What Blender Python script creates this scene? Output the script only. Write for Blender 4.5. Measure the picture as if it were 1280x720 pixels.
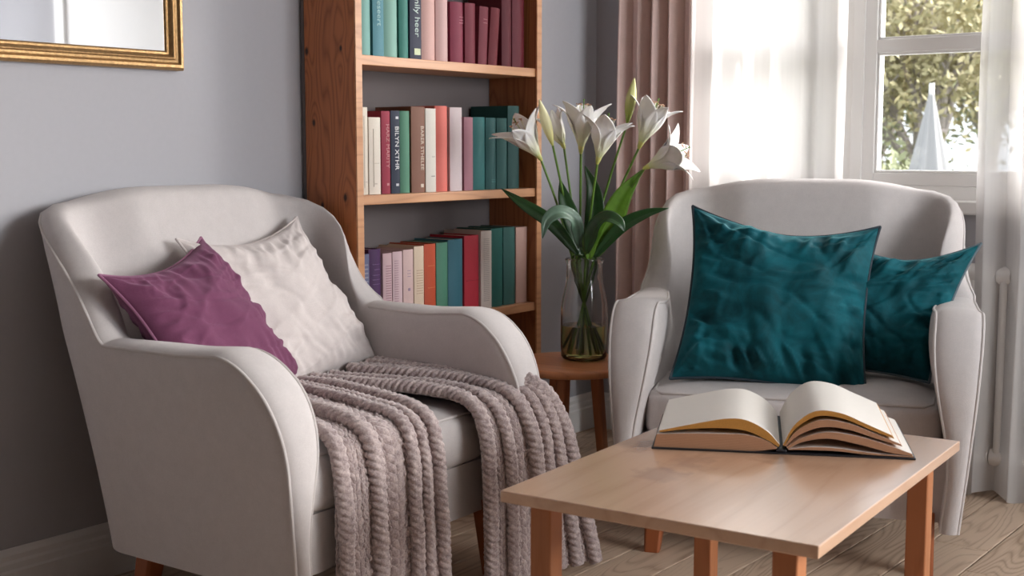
import bpy, bmesh, math, random
from mathutils import Vector, Matrix, noise
PI = math.pi
scn = bpy.context.scene
for o in list(bpy.data.objects): bpy.data.objects.remove(o)
COL = scn.collection

# ------------------------------------------------------------------ camera, world, light
YAW = math.asin(.609); PITCH = math.atan(177/1600); CAM = Vector((2.778, 0, 1.1))
cd = bpy.data.cameras.new('camera'); cam = bpy.data.objects.new('camera', cd); COL.objects.link(cam)
cam.location = CAM; cam.rotation_euler = (PI/2-PITCH, 0, YAW)
cd.sensor_width = 36; cd.lens = 45; cd.clip_start = .05
cd.dof.use_dof = True; cd.dof.focus_distance = 3.3; cd.dof.aperture_fstop = 5.6
scn.camera = cam
w = bpy.data.worlds.new('sky'); scn.world = w; w.use_nodes = True
bg = w.node_tree.nodes['Background']; bg.inputs[0].default_value = (.86, .93, 1, 1); bg.inputs[1].default_value = 1.05
def lamp(name, kind, energy, color, loc, rot, **k):
    d = bpy.data.lights.new(name, kind); d.energy = energy; d.color = color
    for a, b in k.items(): setattr(d, a, b)
    o = bpy.data.objects.new(name, d); COL.objects.link(o); o.location = loc; o.rotation_euler = rot; return o
def aim(o, d): o.rotation_euler = Vector(d).to_track_quat('-Z', 'Y').to_euler()
sun = lamp('daylight_sun', 'SUN', 11.5, (1, .97, .94), (3, 8, 5), (0, 0, 0), angle=math.radians(62)); aim(sun, (-.85, -1, -.36))
side_fill = lamp('unseen_side_fill', 'AREA', 66, (.96, .98, 1), (5.3, 3.15, 1.7), (0, 0, 0), shape='RECTANGLE', size=2.1, size_y=1.7); aim(side_fill, (-1, 0, -.08))  # added fill lamp from the right, brightens left wall, books and chair fronts
scn.view_settings.view_transform = 'Standard'; scn.view_settings.look = 'None'
scn.view_settings.exposure = 1.12; scn.view_settings.gamma = 1

# ------------------------------------------------------------------ helpers
def srgb(r, g, b):
    f = lambda c: (c/255/12.92 if c/255 <= .04045 else ((c/255+.055)/1.055)**2.4)
    return (f(r), f(g), f(b), 1)
class MB:
    def __init__(s): s.v = []; s.f = []; s.mi = []
    def add(s, vs, fs, mi=0):
        n = len(s.v); s.v += [tuple(p) for p in vs]; s.f += [tuple(i+n for i in f) for f in fs]; s.mi += [mi]*len(fs)
    def box(s, a, b, M=None, mi=0):
        vs = [Vector((x, y, z)) for z in (a[2], b[2]) for y in (a[1], b[1]) for x in (a[0], b[0])]
        if M: vs = [M @ p for p in vs]
        s.add(vs, [(0, 2, 3, 1), (4, 5, 7, 6), (0, 1, 5, 4), (2, 6, 7, 3), (0, 4, 6, 2), (1, 3, 7, 5)], mi)
    def grid(s, P, closed_u=False, closed_v=False, mi=0, flip=False):
        nu, nv = len(P), len(P[0]); fs = []
        for i in range(nu if closed_u else nu-1):
            for j in range(nv if closed_v else nv-1):
                a, b, c, d = i*nv+j, ((i+1) % nu)*nv+j, ((i+1) % nu)*nv+(j+1) % nv, i*nv+(j+1) % nv
                fs.append((a, d, c, b) if flip else (a, b, c, d))
        s.add([p for r in P for p in r], fs, mi)
    def tube(s, pts, r, n=8, closed=False, cap=True, mi=0):
        pts = [Vector(p) for p in pts]; m = len(pts); rs = r if isinstance(r, (list, tuple)) else [r]*m
        T = []
        for i in range(m):
            if closed: t = pts[(i+1) % m]-pts[i-1]
            else: t = pts[min(i+1, m-1)]-pts[max(i-1, 0)]
            T.append(t.normalized() if t.length > 1e-9 else Vector((0, 0, 1)))
        up = Vector((0, 0, 1)) if abs(T[0].z) < .9 else Vector((1, 0, 0))
        N = (up-T[0]*up.dot(T[0])).normalized(); P = []
        for i in range(m):
            N = (N-T[i]*N.dot(T[i])); N = N.normalized() if N.length > 1e-6 else Vector((1, 0, 0))
            B = T[i].cross(N)
            P.append([pts[i]+(N*math.cos(2*PI*k/n)+B*math.sin(2*PI*k/n))*rs[i] for k in range(n)])
        s.grid(P, closed_u=closed, closed_v=True, mi=mi)
        if cap and not closed:
            b = len(s.v)-m*n
            s.f.append(tuple(b+k for k in range(n))); s.mi.append(mi)
            s.f.append(tuple(b+(m-1)*n+k for k in reversed(range(n)))); s.mi.append(mi)
    def lathe(s, prof, n=48, c=(0, 0), mi=0, close=False):
        P = [[Vector((c[0]+r*math.cos(2*PI*k/n), c[1]+r*math.sin(2*PI*k/n), z)) for k in range(n)] for r, z in prof]
        s.grid(P, closed_u=close, closed_v=True, mi=mi, flip=True)
    def loft(s, rings, cap=True, mi=0):
        s.grid(rings, closed_v=True, mi=mi); n = len(rings[0]); b = len(s.v)-len(rings)*n
        if cap:
            s.f.append(tuple(b+k for k in range(n))); s.f.append(tuple(b+(len(rings)-1)*n+k for k in reversed(range(n)))); s.mi += [mi, mi]
    def build(s, name, mats, parent=None, smooth=False, bevel=0, seg=2, loc=None, fix=True, sharp=40):
        me = bpy.data.meshes.new(name); me.from_pydata(s.v, [], s.f)
        for m in (mats if isinstance(mats, (list, tuple)) else [mats]): me.materials.append(m)
        for p, i in zip(me.polygons, s.mi): p.material_index = i
        if fix:
            bm = bmesh.new(); bm.from_mesh(me); bmesh.ops.recalc_face_normals(bm, faces=bm.faces[:]); bm.to_mesh(me); bm.free()
        if smooth or bevel: me.polygons.foreach_set('use_smooth', [True]*len(me.polygons))
        if smooth and sharp < 180: me.set_sharp_from_angle(angle=math.radians(sharp))
        o = bpy.data.objects.new(name, me); COL.objects.link(o)
        if parent: o.parent = parent
        if loc: o.location = loc
        if bevel:
            b = o.modifiers.new('bevel', 'BEVEL'); b.width = bevel; b.segments = seg; b.limit_method = 'ANGLE'; b.harden_normals = True
        return o
def empty(name, loc=(0, 0, 0), rz=0):
    o = bpy.data.objects.new(name, None); COL.objects.link(o); o.location = loc; o.rotation_euler = (0, 0, rz); o.empty_display_size = .1; return o
def tag(o, label, cat, group=None, kind=None):
    o['label'] = label; o['category'] = cat
    if group: o['group'] = group
    if kind: o['kind'] = kind
    return o
def struct(o): o['kind'] = 'structure'; return o
def lerp(a, b, t): return a+(b-a)*t
def sstep(a, b, x):
    t = max(0, min(1, (x-a)/(b-a))); return t*t*(3-2*t)
def catmull(P, n):
    P = [Vector(p) for p in P]; Q = [P[0]*2-P[1]]+P+[P[-1]*2-P[-2]]; out = []; m = len(P)-1
    for k in range(n+1):
        t = k/n*m; i = min(int(t), m-1); u = t-i; a, b, c, d = Q[i:i+4]
        out.append(.5*((2*b)+(c-a)*u+(2*a-5*b+4*c-d)*u*u+(3*b-a-3*c+d)*u**3))
    return out
def interp(xs, ys, x):
    if x <= xs[0]: return ys[0]
    for i in range(len(xs)-1):
        if x <= xs[i+1]: return lerp(ys[i], ys[i+1], (x-xs[i])/(xs[i+1]-xs[i]))
    return ys[-1]

# ------------------------------------------------------------------ materials
class NT:
    def __init__(s, name):
        s.m = bpy.data.materials.new(name); s.m.use_nodes = True; s.t = s.m.node_tree; s.b = s.t.nodes['Principled BSDF']; s.out = s.t.nodes['Material Output']
    def n(s, kind, ins=None, **k):
        x = s.t.nodes.new(kind)
        for a, b in k.items(): setattr(x, a, b)
        for a, b in (ins or {}).items():
            if isinstance(b, bpy.types.NodeSocket): s.t.links.new(b, x.inputs[a])
            else: x.inputs[a].default_value = b
        return x
    def l(s, a, b): s.t.links.new(a, b)
    def math(s, op, a, b=0.0, c=0.0): return s.n('ShaderNodeMath', {0: a, 1: b, 2: c}, operation=op).outputs[0]
    def ramp(s, fac, stops):
        r = s.n('ShaderNodeValToRGB', {0: fac}); e = r.color_ramp.elements
        while len(e) < len(stops): e.new(.5)
        for i, (p, c) in enumerate(stops): e[i].position = p; e[i].color = c
        return r.outputs[0]
    def mix(s, f, a, b, bt='MIX'):
        x = s.n('ShaderNodeMix', {}, data_type='RGBA', blend_type=bt)
        for i, v in ((0, f), (6, a), (7, b)):
            if isinstance(v, bpy.types.NodeSocket): s.t.links.new(v, x.inputs[i])
            else: x.inputs[i].default_value = v
        return x.outputs[2]
    def bump(s, h, strength, dist): 
        x = s.n('ShaderNodeBump', {'Height': h, 'Strength': strength, 'Distance': dist}); s.l(x.outputs[0], s.b.inputs['Normal']); return x
    def coords(s, scale=(1, 1, 1), kind='Object', loc=(0, 0, 0), rot=(0, 0, 0)):
        tc = s.n('ShaderNodeTexCoord'); mp = s.n('ShaderNodeMapping', {0: tc.outputs[kind]})
        mp.inputs[1].default_value = loc; mp.inputs[2].default_value = rot; mp.inputs[3].default_value = scale; return mp.outputs[0]
def plain(name, col, rough=.6, bump=0, bscale=200, var=0, sheen=0, metal=0, spec=.5, coat=0):
    t = NT(name); t.b.inputs['Base Color'].default_value = col; t.b.inputs['Roughness'].default_value = rough; t.b.inputs['Metallic'].default_value = metal
    t.b.inputs['Specular IOR Level'].default_value = spec; t.b.inputs['Coat Weight'].default_value = coat
    if sheen: t.b.inputs['Sheen Weight'].default_value = sheen; t.b.inputs['Sheen Roughness'].default_value = .4
    if bump or var:
        nz = t.n('ShaderNodeTexNoise', {'Vector': t.coords(), 'Scale': bscale, 'Detail': 4})
        if var:
            d = tuple(c*(1-var) for c in col[:3])+(1,)
            t.l(t.ramp(nz.outputs[0], [(.3, d), (.7, col)]), t.b.inputs['Base Color'])
        if bump: t.bump(nz.outputs[0], bump, .002)
    return t.m
def fabric(name, col, sheen=.15, weave=900, wb=.25, var=.06, rough=.9, tint=None):
    t = NT(name); c = t.coords()
    w1 = t.n('ShaderNodeTexWave', {'Vector': c, 'Scale': weave/3.1, 'Distortion': 1.5, 'Detail': 1}, bands_direction='X')
    w2 = t.n('ShaderNodeTexWave', {'Vector': c, 'Scale': weave/3.1, 'Distortion': 1.5, 'Detail': 1}, bands_direction='Z')
    nz = t.n('ShaderNodeTexNoise', {'Vector': c, 'Scale': 350, 'Detail': 4})
    big = t.n('ShaderNodeTexNoise', {'Vector': c, 'Scale': 30, 'Detail': 6, 'Roughness': .7})
    h = t.math('ADD', t.math('ADD', w1.outputs[0], w2.outputs[0]), t.math('MULTIPLY', nz.outputs[0], 2.0))
    d = tuple(x*(1-2*var) for x in col[:3])+(1,); l_ = tuple(min(1, x*(1+var)) for x in col[:3])+(1,)
    f = t.math('ADD', t.math('MULTIPLY', big.outputs[0], .5), t.math('MULTIPLY', nz.outputs[0], .5))
    t.l(t.ramp(f, [(.3, d), (.7, l_)]), t.b.inputs['Base Color'])
    t.b.inputs['Roughness'].default_value = rough; t.b.inputs['Specular IOR Level'].default_value = .25
    t.b.inputs['Sheen Weight'].default_value = sheen; t.b.inputs['Sheen Roughness'].default_value = .45
    if tint: t.b.inputs['Sheen Tint'].default_value = tint
    t.bump(h, wb, .0006)
    return t.m
def velvet(name, col, tint):
    t = NT(name); c = t.coords()
    a = t.n('ShaderNodeTexNoise', {'Vector': c, 'Scale': 9, 'Detail': 5, 'Roughness': .65, 'Distortion': .6})
    b = t.n('ShaderNodeTexNoise', {'Vector': c, 'Scale': 500, 'Detail': 2})
    d = tuple(x*.55 for x in col[:3])+(1,); l_ = tuple(min(1, x*1.35) for x in col[:3])+(1,)
    t.l(t.ramp(a.outputs[0], [(.35, d), (.68, l_)]), t.b.inputs['Base Color'])
    t.b.inputs['Roughness'].default_value = .75; t.b.inputs['Specular IOR Level'].default_value = .2
    t.b.inputs['Sheen Weight'].default_value = .55; t.b.inputs['Sheen Roughness'].default_value = .32; t.b.inputs['Sheen Tint'].default_value = tint
    t.bump(b.outputs[0], .2, .0008); return t.m
def wood(name, light, dark, axis='Z', sc=1.0, rings=9, rough=.45, contrast=1.0, knots=(), rnd=False, coat=0, bump=.15, spec=.5, stains=()):
    """axis = grain direction"""
    t = NT(name); tc = t.n('ShaderNodeTexCoord'); co = tc.outputs['Object']
    if rnd:
        at = t.n('ShaderNodeAttribute', {}, attribute_name='rnd')
        off = t.n('ShaderNodeCombineXYZ', {0: t.math('MULTIPLY', at.outputs['Fac'], 17), 1: t.math('MULTIPLY', at.outputs['Fac'], 31), 2: t.math('MULTIPLY', at.outputs['Fac'], 7)})
        co = t.n('ShaderNodeVectorMath', {0: co, 1: off.outputs[0]}, operation='ADD').outputs[0]
    s = {'X': (.13, 1, 1), 'Y': (1, .13, 1), 'Z': (1, 1, .13)}[axis]; s1 = tuple(x*sc for x in s)
    mp = t.n('ShaderNodeMapping', {0: co}); mp.inputs[3].default_value = s1
    nz = t.n('ShaderNodeTexNoise', {'Vector': mp.outputs[0], 'Scale': 5, 'Detail': 1.5, 'Roughness': .4, 'Distortion': .2})
    field = t.math('MULTIPLY', nz.outputs[0], rings)
    kd = None
    for (p, r) in knots:
        q = t.n('ShaderNodeVectorMath', {0: tc.outputs['Object'], 1: p}, operation='SUBTRACT').outputs[0]
        q = t.n('ShaderNodeVectorMath', {0: q, 1: {'X': (.6, 1, 1), 'Y': (1, .6, 1), 'Z': (1, 1, .6)}[axis]}, operation='MULTIPLY').outputs[0]
        L = t.n('ShaderNodeVectorMath', {0: q}, operation='LENGTH').outputs[1]
        g = t.n('ShaderNodeMapRange', {0: L, 1: r*.5, 2: r*1.2, 3: 1, 4: 0}).outputs[0]
        g2 = t.n('ShaderNodeMapRange', {0: L, 1: 0.0, 2: r*6, 3: 1.6, 4: 0}).outputs[0]
        field = t.math('ADD', field, g2); kd = g if kd is None else t.math('MAXIMUM', kd, g)
    rg = t.math('PINGPONG', field, .5); rg = t.math('MULTIPLY', rg, 2); rg = t.math('POWER', rg, 2.2)
    s2 = {'X': (3, 110, 110), 'Y': (110, 3, 110), 'Z': (110, 110, 3)}[axis]
    mp2 = t.n('ShaderNodeMapping', {0: co}); mp2.inputs[3].default_value = s2
    fb = t.n('ShaderNodeTexNoise', {'Vector': mp2.outputs[0], 'Scale': 1.5, 'Detail': 3})
    f = t.math('ADD', t.math('MULTIPLY', rg, .55*contrast), t.math('MULTIPLY', t.math('SUBTRACT', fb.outputs[0], .5), .7*contrast))
    bn = t.n('ShaderNodeTexNoise', {'Vector': mp.outputs[0], 'Scale': 2.2, 'Detail': 2})
    f = t.math('ADD', f, t.math('MULTIPLY', t.math('SUBTRACT', bn.outputs[0], .5), .6*contrast))
    if rnd: f = t.math('ADD', f, t.math('MULTIPLY', t.math('SUBTRACT', at.outputs['Fac'], .5), .35))
    colr = t.ramp(f, [(0, light), (1, dark)])
    if kd is not None: colr = t.mix(kd, colr, tuple(x*.16 for x in dark[:3])+(1,))
    for (p, rx, ry, c, amt) in stains:
        q = t.n('ShaderNodeVectorMath', {0: tc.outputs['Object'], 1: p}, operation='SUBTRACT').outputs[0]
        dn = t.n('ShaderNodeTexNoise', {'Vector': tc.outputs['Object'], 'Scale': 22, 'Detail': 3})
        q = t.n('ShaderNodeVectorMath', {0: q, 1: (1/rx, 1/ry, 0)}, operation='MULTIPLY').outputs[0]
        L = t.n('ShaderNodeVectorMath', {0: q}, operation='LENGTH').outputs[1]
        L = t.math('ADD', L, t.math('MULTIPLY', t.math('SUBTRACT', dn.outputs[0], .5), 2.6))
        g = t.n('ShaderNodeMapRange', {0: L, 1: .5, 2: 1.2, 3: amt, 4: 0}).outputs[0]
        colr = t.mix(g, colr, c)
    t.l(colr, t.b.inputs['Base Color'])
    t.b.inputs['Roughness'].default_value = rough; t.b.inputs['Coat Weight'].default_value = coat; t.b.inputs['Coat Roughness'].default_value = .2; t.b.inputs['Coat IOR'].default_value = 1.6
    t.b.inputs['Specular IOR Level'].default_value = spec
    t.bump(f, bump, .0015); return t.m
def thin_glass(name, tint=(1, 1, 1, 1)):
    t = NT(name); tr = t.n('ShaderNodeBsdfTransparent', {0: tint}); gl = t.n('ShaderNodeBsdfGlossy', {0: (1, 1, 1, 1), 'Roughness': .02})
    fr = t.n('ShaderNodeFresnel', {0: 1.3}); mx = t.n('ShaderNodeMixShader', {0: fr.outputs[0], 1: tr.outputs[0], 2: gl.outputs[0]})
    t.l(mx.outputs[0], t.out.inputs[0]); return t.m
def sheer(name, col, trans, transl=.5):
    t = NT(name); c = t.coords((1, 1, .02))
    tr = t.n('ShaderNodeBsdfTransparent', {0: (1, 1, 1, 1)}); df = t.n('ShaderNodeBsdfDiffuse', {0: col}); tl = t.n('ShaderNodeBsdfTranslucent', {0: col})
    m1 = t.n('ShaderNodeMixShader', {0: transl, 1: df.outputs[0], 2: tl.outputs[0]})
    nz = t.n('ShaderNodeTexNoise', {'Vector': c, 'Scale': 40, 'Detail': 3})
    fac = t.n('ShaderNodeMapRange', {0: nz.outputs[0], 1: .3, 2: .7, 3: trans-.04, 4: trans+.04}).outputs[0]
    m2 = t.n('ShaderNodeMixShader', {0: fac, 1: m1.outputs[0], 2: tr.outputs[0]}); t.l(m2.outputs[0], t.out.inputs[0]); return t.m
def glass(name, col, ior):
    t = NT(name); b = t.b; b.inputs['Base Color'].default_value = col; b.inputs['Transmission Weight'].default_value = 1; b.inputs['Roughness'].default_value = 0; b.inputs['IOR'].default_value = ior; return t.m

M = {}
M['wall'] = plain('grey_wall_paint', srgb(178, 177, 182), .85, .08, 60, .02)
M['white_trim'] = plain('white_trim_paint', srgb(240, 238, 236), .45, .05, 40)
M['ceiling'] = plain('white_ceiling_paint', srgb(225, 223, 222), .9, .05, 60)
M['floor'] = wood('floor_board_wood', srgb(200, 176, 153), srgb(132, 105, 83), 'Y', 1.5, 26, .5, 1.0, rnd=True, bump=.2)
M['case'] = wood('orange_pine_wood', srgb(166, 104, 64), srgb(108, 56, 28), 'Z', 1.6, 18, .42, 1.0)
M['case_side'] = wood('knotty_pine_wood', srgb(186, 112, 64), srgb(112, 56, 26), 'Z', 1.9, 20, .42, 1.0,
    knots=[((.03, 0, 1.372), .008), ((.168, 0, 1.375), .006), ((.055, 0, 1.168), .007), ((.085, 0, .93), .007), ((.178, 0, .955), .008), ((.03, 0, .6), .008), ((.12, 0, 1.62), .008)])
M['shelf'] = wood('light_pine_wood', srgb(205, 150, 108), srgb(160, 104, 66), 'Y', 1.6, 12, .42, .8)
M['table'] = wood('oak_table_wood', srgb(216, 176, 146), srgb(178, 132, 102), 'Y', 1.3, 7, .26, .5, bump=.03, spec=.8, coat=1,
    stains=[((.20, .37, 0), .045, .06, srgb(150, 122, 110), .4), ((.185, .26, 0), .05, .05, srgb(150, 122, 110), .35), ((.06, .46, 0), .03, .07, srgb(132, 96, 74), .45), ((.33, .5, 0), .04, .05, srgb(128, 90, 68), .35)])
M['leg'] = wood('orange_beech_wood', srgb(178, 116, 76), srgb(140, 78, 44), 'Z', 2, 7, .4, .7)
M['chair_leg'] = wood('brown_chair_leg_wood', srgb(160, 90, 52), srgb(112, 56, 28), 'Z', 2, 6, .38, .7)
M['stool'] = wood('side_table_wood', srgb(208, 140, 94), srgb(160, 96, 58), 'X', 1.6, 9, .36, .8)
M['linen'] = fabric('light_grey_linen', srgb(205, 198, 196), .12, 900, .22, .05)
M['seam'] = fabric('light_grey_piping', srgb(206, 199, 196), .1, 900, .1, .04)
M['linen_pillow'] = fabric('pale_linen', srgb(214, 204, 201), .15, 700, .3, .05)
M['mauve'] = fabric('mauve_cotton', srgb(112, 62, 90), .3, 800, .25, .08, tint=srgb(220, 180, 205))
M['mauve_seam'] = fabric('mauve_piping', srgb(150, 98, 126), .2)
M['teal'] = velvet('teal_velvet', srgb(8, 82, 92), srgb(110, 200, 205))
M['teal_seam'] = plain('dark_teal_piping', srgb(38, 52, 62), .7, .1, 400)
M['gray_seam'] = plain('grey_teal_piping', srgb(92, 106, 114), .6, .1, 400)
def yarn():
    t = NT('chunky_mauve_grey_yarn'); c = t.coords()
    a = t.n('ShaderNodeTexNoise', {'Vector': c, 'Scale': 260, 'Detail': 5, 'Roughness': .7}); b = t.n('ShaderNodeTexNoise', {'Vector': c, 'Scale': 60, 'Detail': 3})
    f = t.math('ADD', t.math('MULTIPLY', a.outputs[0], .6), t.math('MULTIPLY', b.outputs[0], .4))
    t.l(t.ramp(f, [(.32, srgb(134, 114, 116)), (.64, srgb(214, 197, 192))]), t.b.inputs['Base Color'])
    t.b.inputs['Roughness'].default_value = .95; t.b.inputs['Sheen Weight'].default_value = .5; t.b.inputs['Specular IOR Level'].default_value = .1
    t.bump(f, .8, .004); return t.m
M['yarn'] = yarn()
M['gold'] = plain('aged_gold_leaf', srgb(190, 152, 104), .36, .3, 120, .35, metal=.75)
M['mirror'] = plain('mirror_glass', (.8, .8, .8, 1), .03, metal=1)
M['pink_drape'] = fabric('dusty_pink_drape', srgb(228, 200, 192), .2, 500, .2, .05)
M['sheer'] = sheer('white_sheer_voile', (.74, .715, .70, 1), .07, .55)
M['sheer_light'] = sheer('white_sheer_voile_thin', (.80, .775, .76, 1), .20, .55)
M['radiator'] = plain('white_radiator_enamel', srgb(226, 224, 222), .35, .03, 60)
M['pane'] = thin_glass('window_pane_glass')
M['vase'] = glass('clear_vase_glass', (.97, .99, .98, 1), 1.45)
M['water'] = glass('murky_green_water', (.74, .72, .28, 1), 1.33)
def petal_mat(name, a, b, c, L):
    t = NT(name); at = t.n('ShaderNodeAttribute', {}, attribute_name='along')
    nz = t.n('ShaderNodeTexNoise', {'Vector': t.coords(), 'Scale': 120, 'Detail': 3})
    t.l(t.ramp(at.outputs['Fac'], [(0, a), (.22, b), (.55, c), (1, c)]), t.b.inputs['Base Color'])
    t.b.inputs['Roughness'].default_value = .5; t.b.inputs['Subsurface Weight'].default_value = .25; t.b.inputs['Subsurface Radius'].default_value = (.01, .01, .008)
    t.bump(nz.outputs[0], .12, .001)
    return t.m
M['petal'] = petal_mat('white_lily_petal', srgb(176, 190, 92), srgb(228, 228, 196), srgb(246, 243, 240), .17)
M['bud'] = petal_mat('green_lily_bud', srgb(120, 146, 50), srgb(168, 180, 88), srgb(205, 205, 140), .17)
M['bud_pale'] = petal_mat('pale_lily_bud', srgb(190, 190, 100), srgb(222, 216, 150), srgb(232, 226, 180), .17)
M['stem'] = plain('green_stem', srgb(96, 134, 48), .45, .1, 100, .2)
M['stem_dark'] = plain('dark_green_stem', srgb(58, 92, 36), .45, .1, 100, .2)
M['leaf'] = plain('glossy_dark_leaf', srgb(40, 78, 36), .35, .25, 60, .3)
M['leaf_bright'] = plain('bright_green_leaf', srgb(92, 134, 36), .38, .25, 60, .25)
M['leaf_gray'] = plain('grey_green_leaf', srgb(92, 120, 100), .4, .25, 60, .25)
M['filament'] = plain('pale_filament', srgb(232, 228, 205), .5)
M['anther'] = plain('brown_anther', srgb(176, 136, 108), .8, .4, 300)
M['paper'] = plain('book_paper', srgb(232, 226, 218), .85, .03, 90, .02)
M['paper_gold'] = plain('golden_page_edge', srgb(206, 148, 70), .6, .2, 300, .15)
def edge_mat(name, c1, c2):
    t = NT(name); c = t.coords((1, 1, 1)); wv = t.n('ShaderNodeTexWave', {'Vector': c, 'Scale': 130, 'Distortion': 1.2, 'Detail': 2}, bands_direction='Z')
    t.l(t.ramp(wv.outputs[0], [(.2, c1), (.8, c2)]), t.b.inputs['Base Color']); t.b.inputs['Roughness'].default_value = .8; t.bump(wv.outputs[0], .3, .0006); return t.m
M['page_edge'] = edge_mat('tan_page_edge', srgb(170, 122, 90), srgb(205, 158, 124))
M['page_edge_light'] = edge_mat('cream_page_edge', srgb(196, 182, 164), srgb(224, 214, 200))
M['black_cover'] = plain('black_book_cover', srgb(28, 28, 34), .5, .1, 200)

# ------------------------------------------------------------------ room
RX = 4.7; WY = 4.15; WH = 2.7; BY = -1.6
def planks():
    mb = MB(); rn = random.Random(4); vals = []; x = -.02; x0s = [1.82-.094-.002-.156*k for k in range(-20, 14)]
    wd = .156
    k0 = math.ceil((1.745+.02)/wd); xs = 1.742-k0*wd
    while xs < RX:
        y = BY-rn.random()*1.2
        while y < WY+.2:
            L = rn.uniform(1.3, 2.4); a = max(y, BY); b = min(y+L, WY+.2)
            if b-a > .01:
                mb.box((max(xs, -.1)+.0012, a+.0008, -.03), (min(xs+wd, RX+.1)-.0022, b-.0008, 0)); vals += [rn.random()]*8
            y += L
        xs += wd
    o = mb.build('floor', M['floor'], fix=False)
    at = o.data.attributes.new('rnd', 'FLOAT', 'POINT'); at.data.foreach_set('value', vals)
    b = o.modifiers.new('bevel', 'BEVEL'); b.width = .002; b.segments = 1; b.limit_method = 'ANGLE'
    sub = MB(); sub.box((-.1, BY, -.06), (RX+.1, WY+.2, -.031)); sub.build('gap', plain('dark_gap', srgb(50, 36, 28), .9), parent=o)
    return struct(o)
planks()
mb = MB(); mb.box((-.2, BY, -.06), (0, WY+.2, WH)); struct(mb.build('wall_left', M['wall']))
W3 = (2.2, 4.0, .8, 2.4)  # opening made up in the unseen right wall to let the side fill in
mb = MB(); mb.box((RX, BY, -.06), (RX+.2, WY+.2, W3[2])); mb.box((RX, BY, W3[3]), (RX+.2, WY+.2, WH)); mb.box((RX, BY, W3[2]), (RX+.2, W3[0], W3[3])); mb.box((RX, W3[1], W3[2]), (RX+.2, WY+.2, W3[3])); struct(mb.build('wall_right', M['wall']))
mb = MB(); mb.box((-.2, BY-.2, -.06), (RX+.2, BY, WH+.1)); struct(mb.build('wall_front', plain('bounce_damping_brown', srgb(84, 66, 58), .85, .05, 60)))  # unseen wall added to cut frontal fill, dark brown to damp bounce
mb = MB(); mb.box((-.2, BY, WH), (RX+.2, WY+.2, WH+.1)); struct(mb.build('ceiling', M['ceiling']))
# window wall with two openings
W1 = (.48, 2.28, .925, 2.35)
mb = MB(); T = WY+.22
mb.box((0, WY, -.06), (RX, T, W1[2])); mb.box((0, WY, W1[3]), (RX, T, WH))
mb.box((0, WY, W1[2]), (W1[0], T, W1[3])); mb.box((W1[1], WY, W1[2]), (RX, T, W1[3]))
struct(mb.build('wall_back', M['wall']))
def skirting(name, a, b, nrm):
    a = Vector(a); b = Vector(b); n = Vector(nrm)
    prof = [(0, 0), (.018, 0), (.018, .085), (.014, .09), (.014, .105), (.010, .112), (.011, .125), (.006, .135), (.003, .14), (0, .14)]
    mb = MB(); mb.loft([[p+n*d+Vector((0, 0, z)) for d, z in prof] for p in (a, b)]); return struct(mb.build(name, M['white_trim']))
skirting('baseboard_left', (0, BY, 0), (0, WY, 0), (1, 0, 0)); skirting('baseboard_back', (0, WY, 0), (RX, WY, 0), (0, -1, 0)); skirting('baseboard_right', (RX, BY, 0), (RX, WY, 0), (-1, 0, 0))
def window(name, x0, x1, z0, z1, mull):
    y0 = WY+.015; fr = MB()
    def ring(a, b, c, d, w, ya, yb):
        fr.box((a, ya, c), (a+w, yb, d)); fr.box((b-w, ya, c), (b, yb, d)); fr.box((a+w, ya, c), (b-w, yb, c+w)); fr.box((a+w, ya, d-w), (b-w, yb, d))
    ring(x0, x1, z0, z1, .045, y0, y0+.09)
    rails = []
    xs_ = [x0+.045-.018]+list(mull)+[x1-.045+.018]
    for m_ in mull: fr.box((m_-.02, y0+.005, z0), (m_+.02, y0+.085, z1))
    for a, b in [(xs_[i]+.018, xs_[i+1]-.018) for i in range(len(xs_)-1)]:
        ring(a, b, z0+.045, z1-.045, .042, y0+.012, y0+.07)
        ring(a+.042, b-.042, z0+.087, z1-.087, .009, y0+.022, y0+.06)
        for zz in (1.432, 1.865): fr.box((a+.04, y0+.014, zz-.022), (b-.04, y0+.068, zz+.022)); fr.box((a+.04, y0+.022, zz-.03), (b-.04, y0+.06, zz+.03))
    o = struct(fr.build(name, M['white_trim'], bevel=.003))
    for a, b in [(xs_[i]+.06, xs_[i+1]-.06) for i in range(len(xs_)-1)]:
        for c, d in ((z0+.087, 1.41), (1.454, 1.843), (1.887, z1-.087)):
            g = MB(); g.box((a-.003, y0+.038, c-.003), (b+.003, y0+.042, d+.003)); g.build('glass_pane', M['pane'], parent=o)
    return o
window('window_1', *W1, (1.045, 1.645))
fr = MB(); ya, yb, za, zb = W3
for a, b, c, d in ((ya, ya+.08, za, zb), (yb-.08, yb, za, zb), (ya, yb, za, za+.08), (ya, yb, zb-.08, zb), ((ya+yb)/2-.04, (ya+yb)/2+.04, za, zb)): fr.box((RX+.03, a, c), (RX+.09, b, d))
w3 = struct(fr.build('window_added_fill', M['white_trim'])); g = MB(); g.box((RX+.058, ya+.07, za+.07), (RX+.062, yb-.07, zb-.07)); g.build('glass_pane', M['pane'], parent=w3)  # invented out-of-view window around the side fill opening
for nm, Wn in (('trim_1', W1),):
    s = MB(); s.box((Wn[0]-.03, WY-.075, .885), (Wn[1]+.04, WY+.03, .927)); struct(s.build(nm, M['white_trim'], bevel=.006, seg=3))

dr = MB(); dx0, dx1, dz = 2.62, 3.46, 2.05
dr.box((dx0, WY-.022, 0), (dx1, WY-.001, dz))
door = struct(dr.build('door_1', M['white_trim'])); 
ar = MB()
for a, b, c, d in ((dx0-.09, dx0, 0, dz+.09), (dx1, dx1+.09, 0, dz+.09), (dx0, dx1, dz, dz+.09)): ar.box((a, WY-.035, c), (b, WY-.001, d))
struct(ar.build('trim_2', M['white_trim'], bevel=.006, seg=3))
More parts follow.
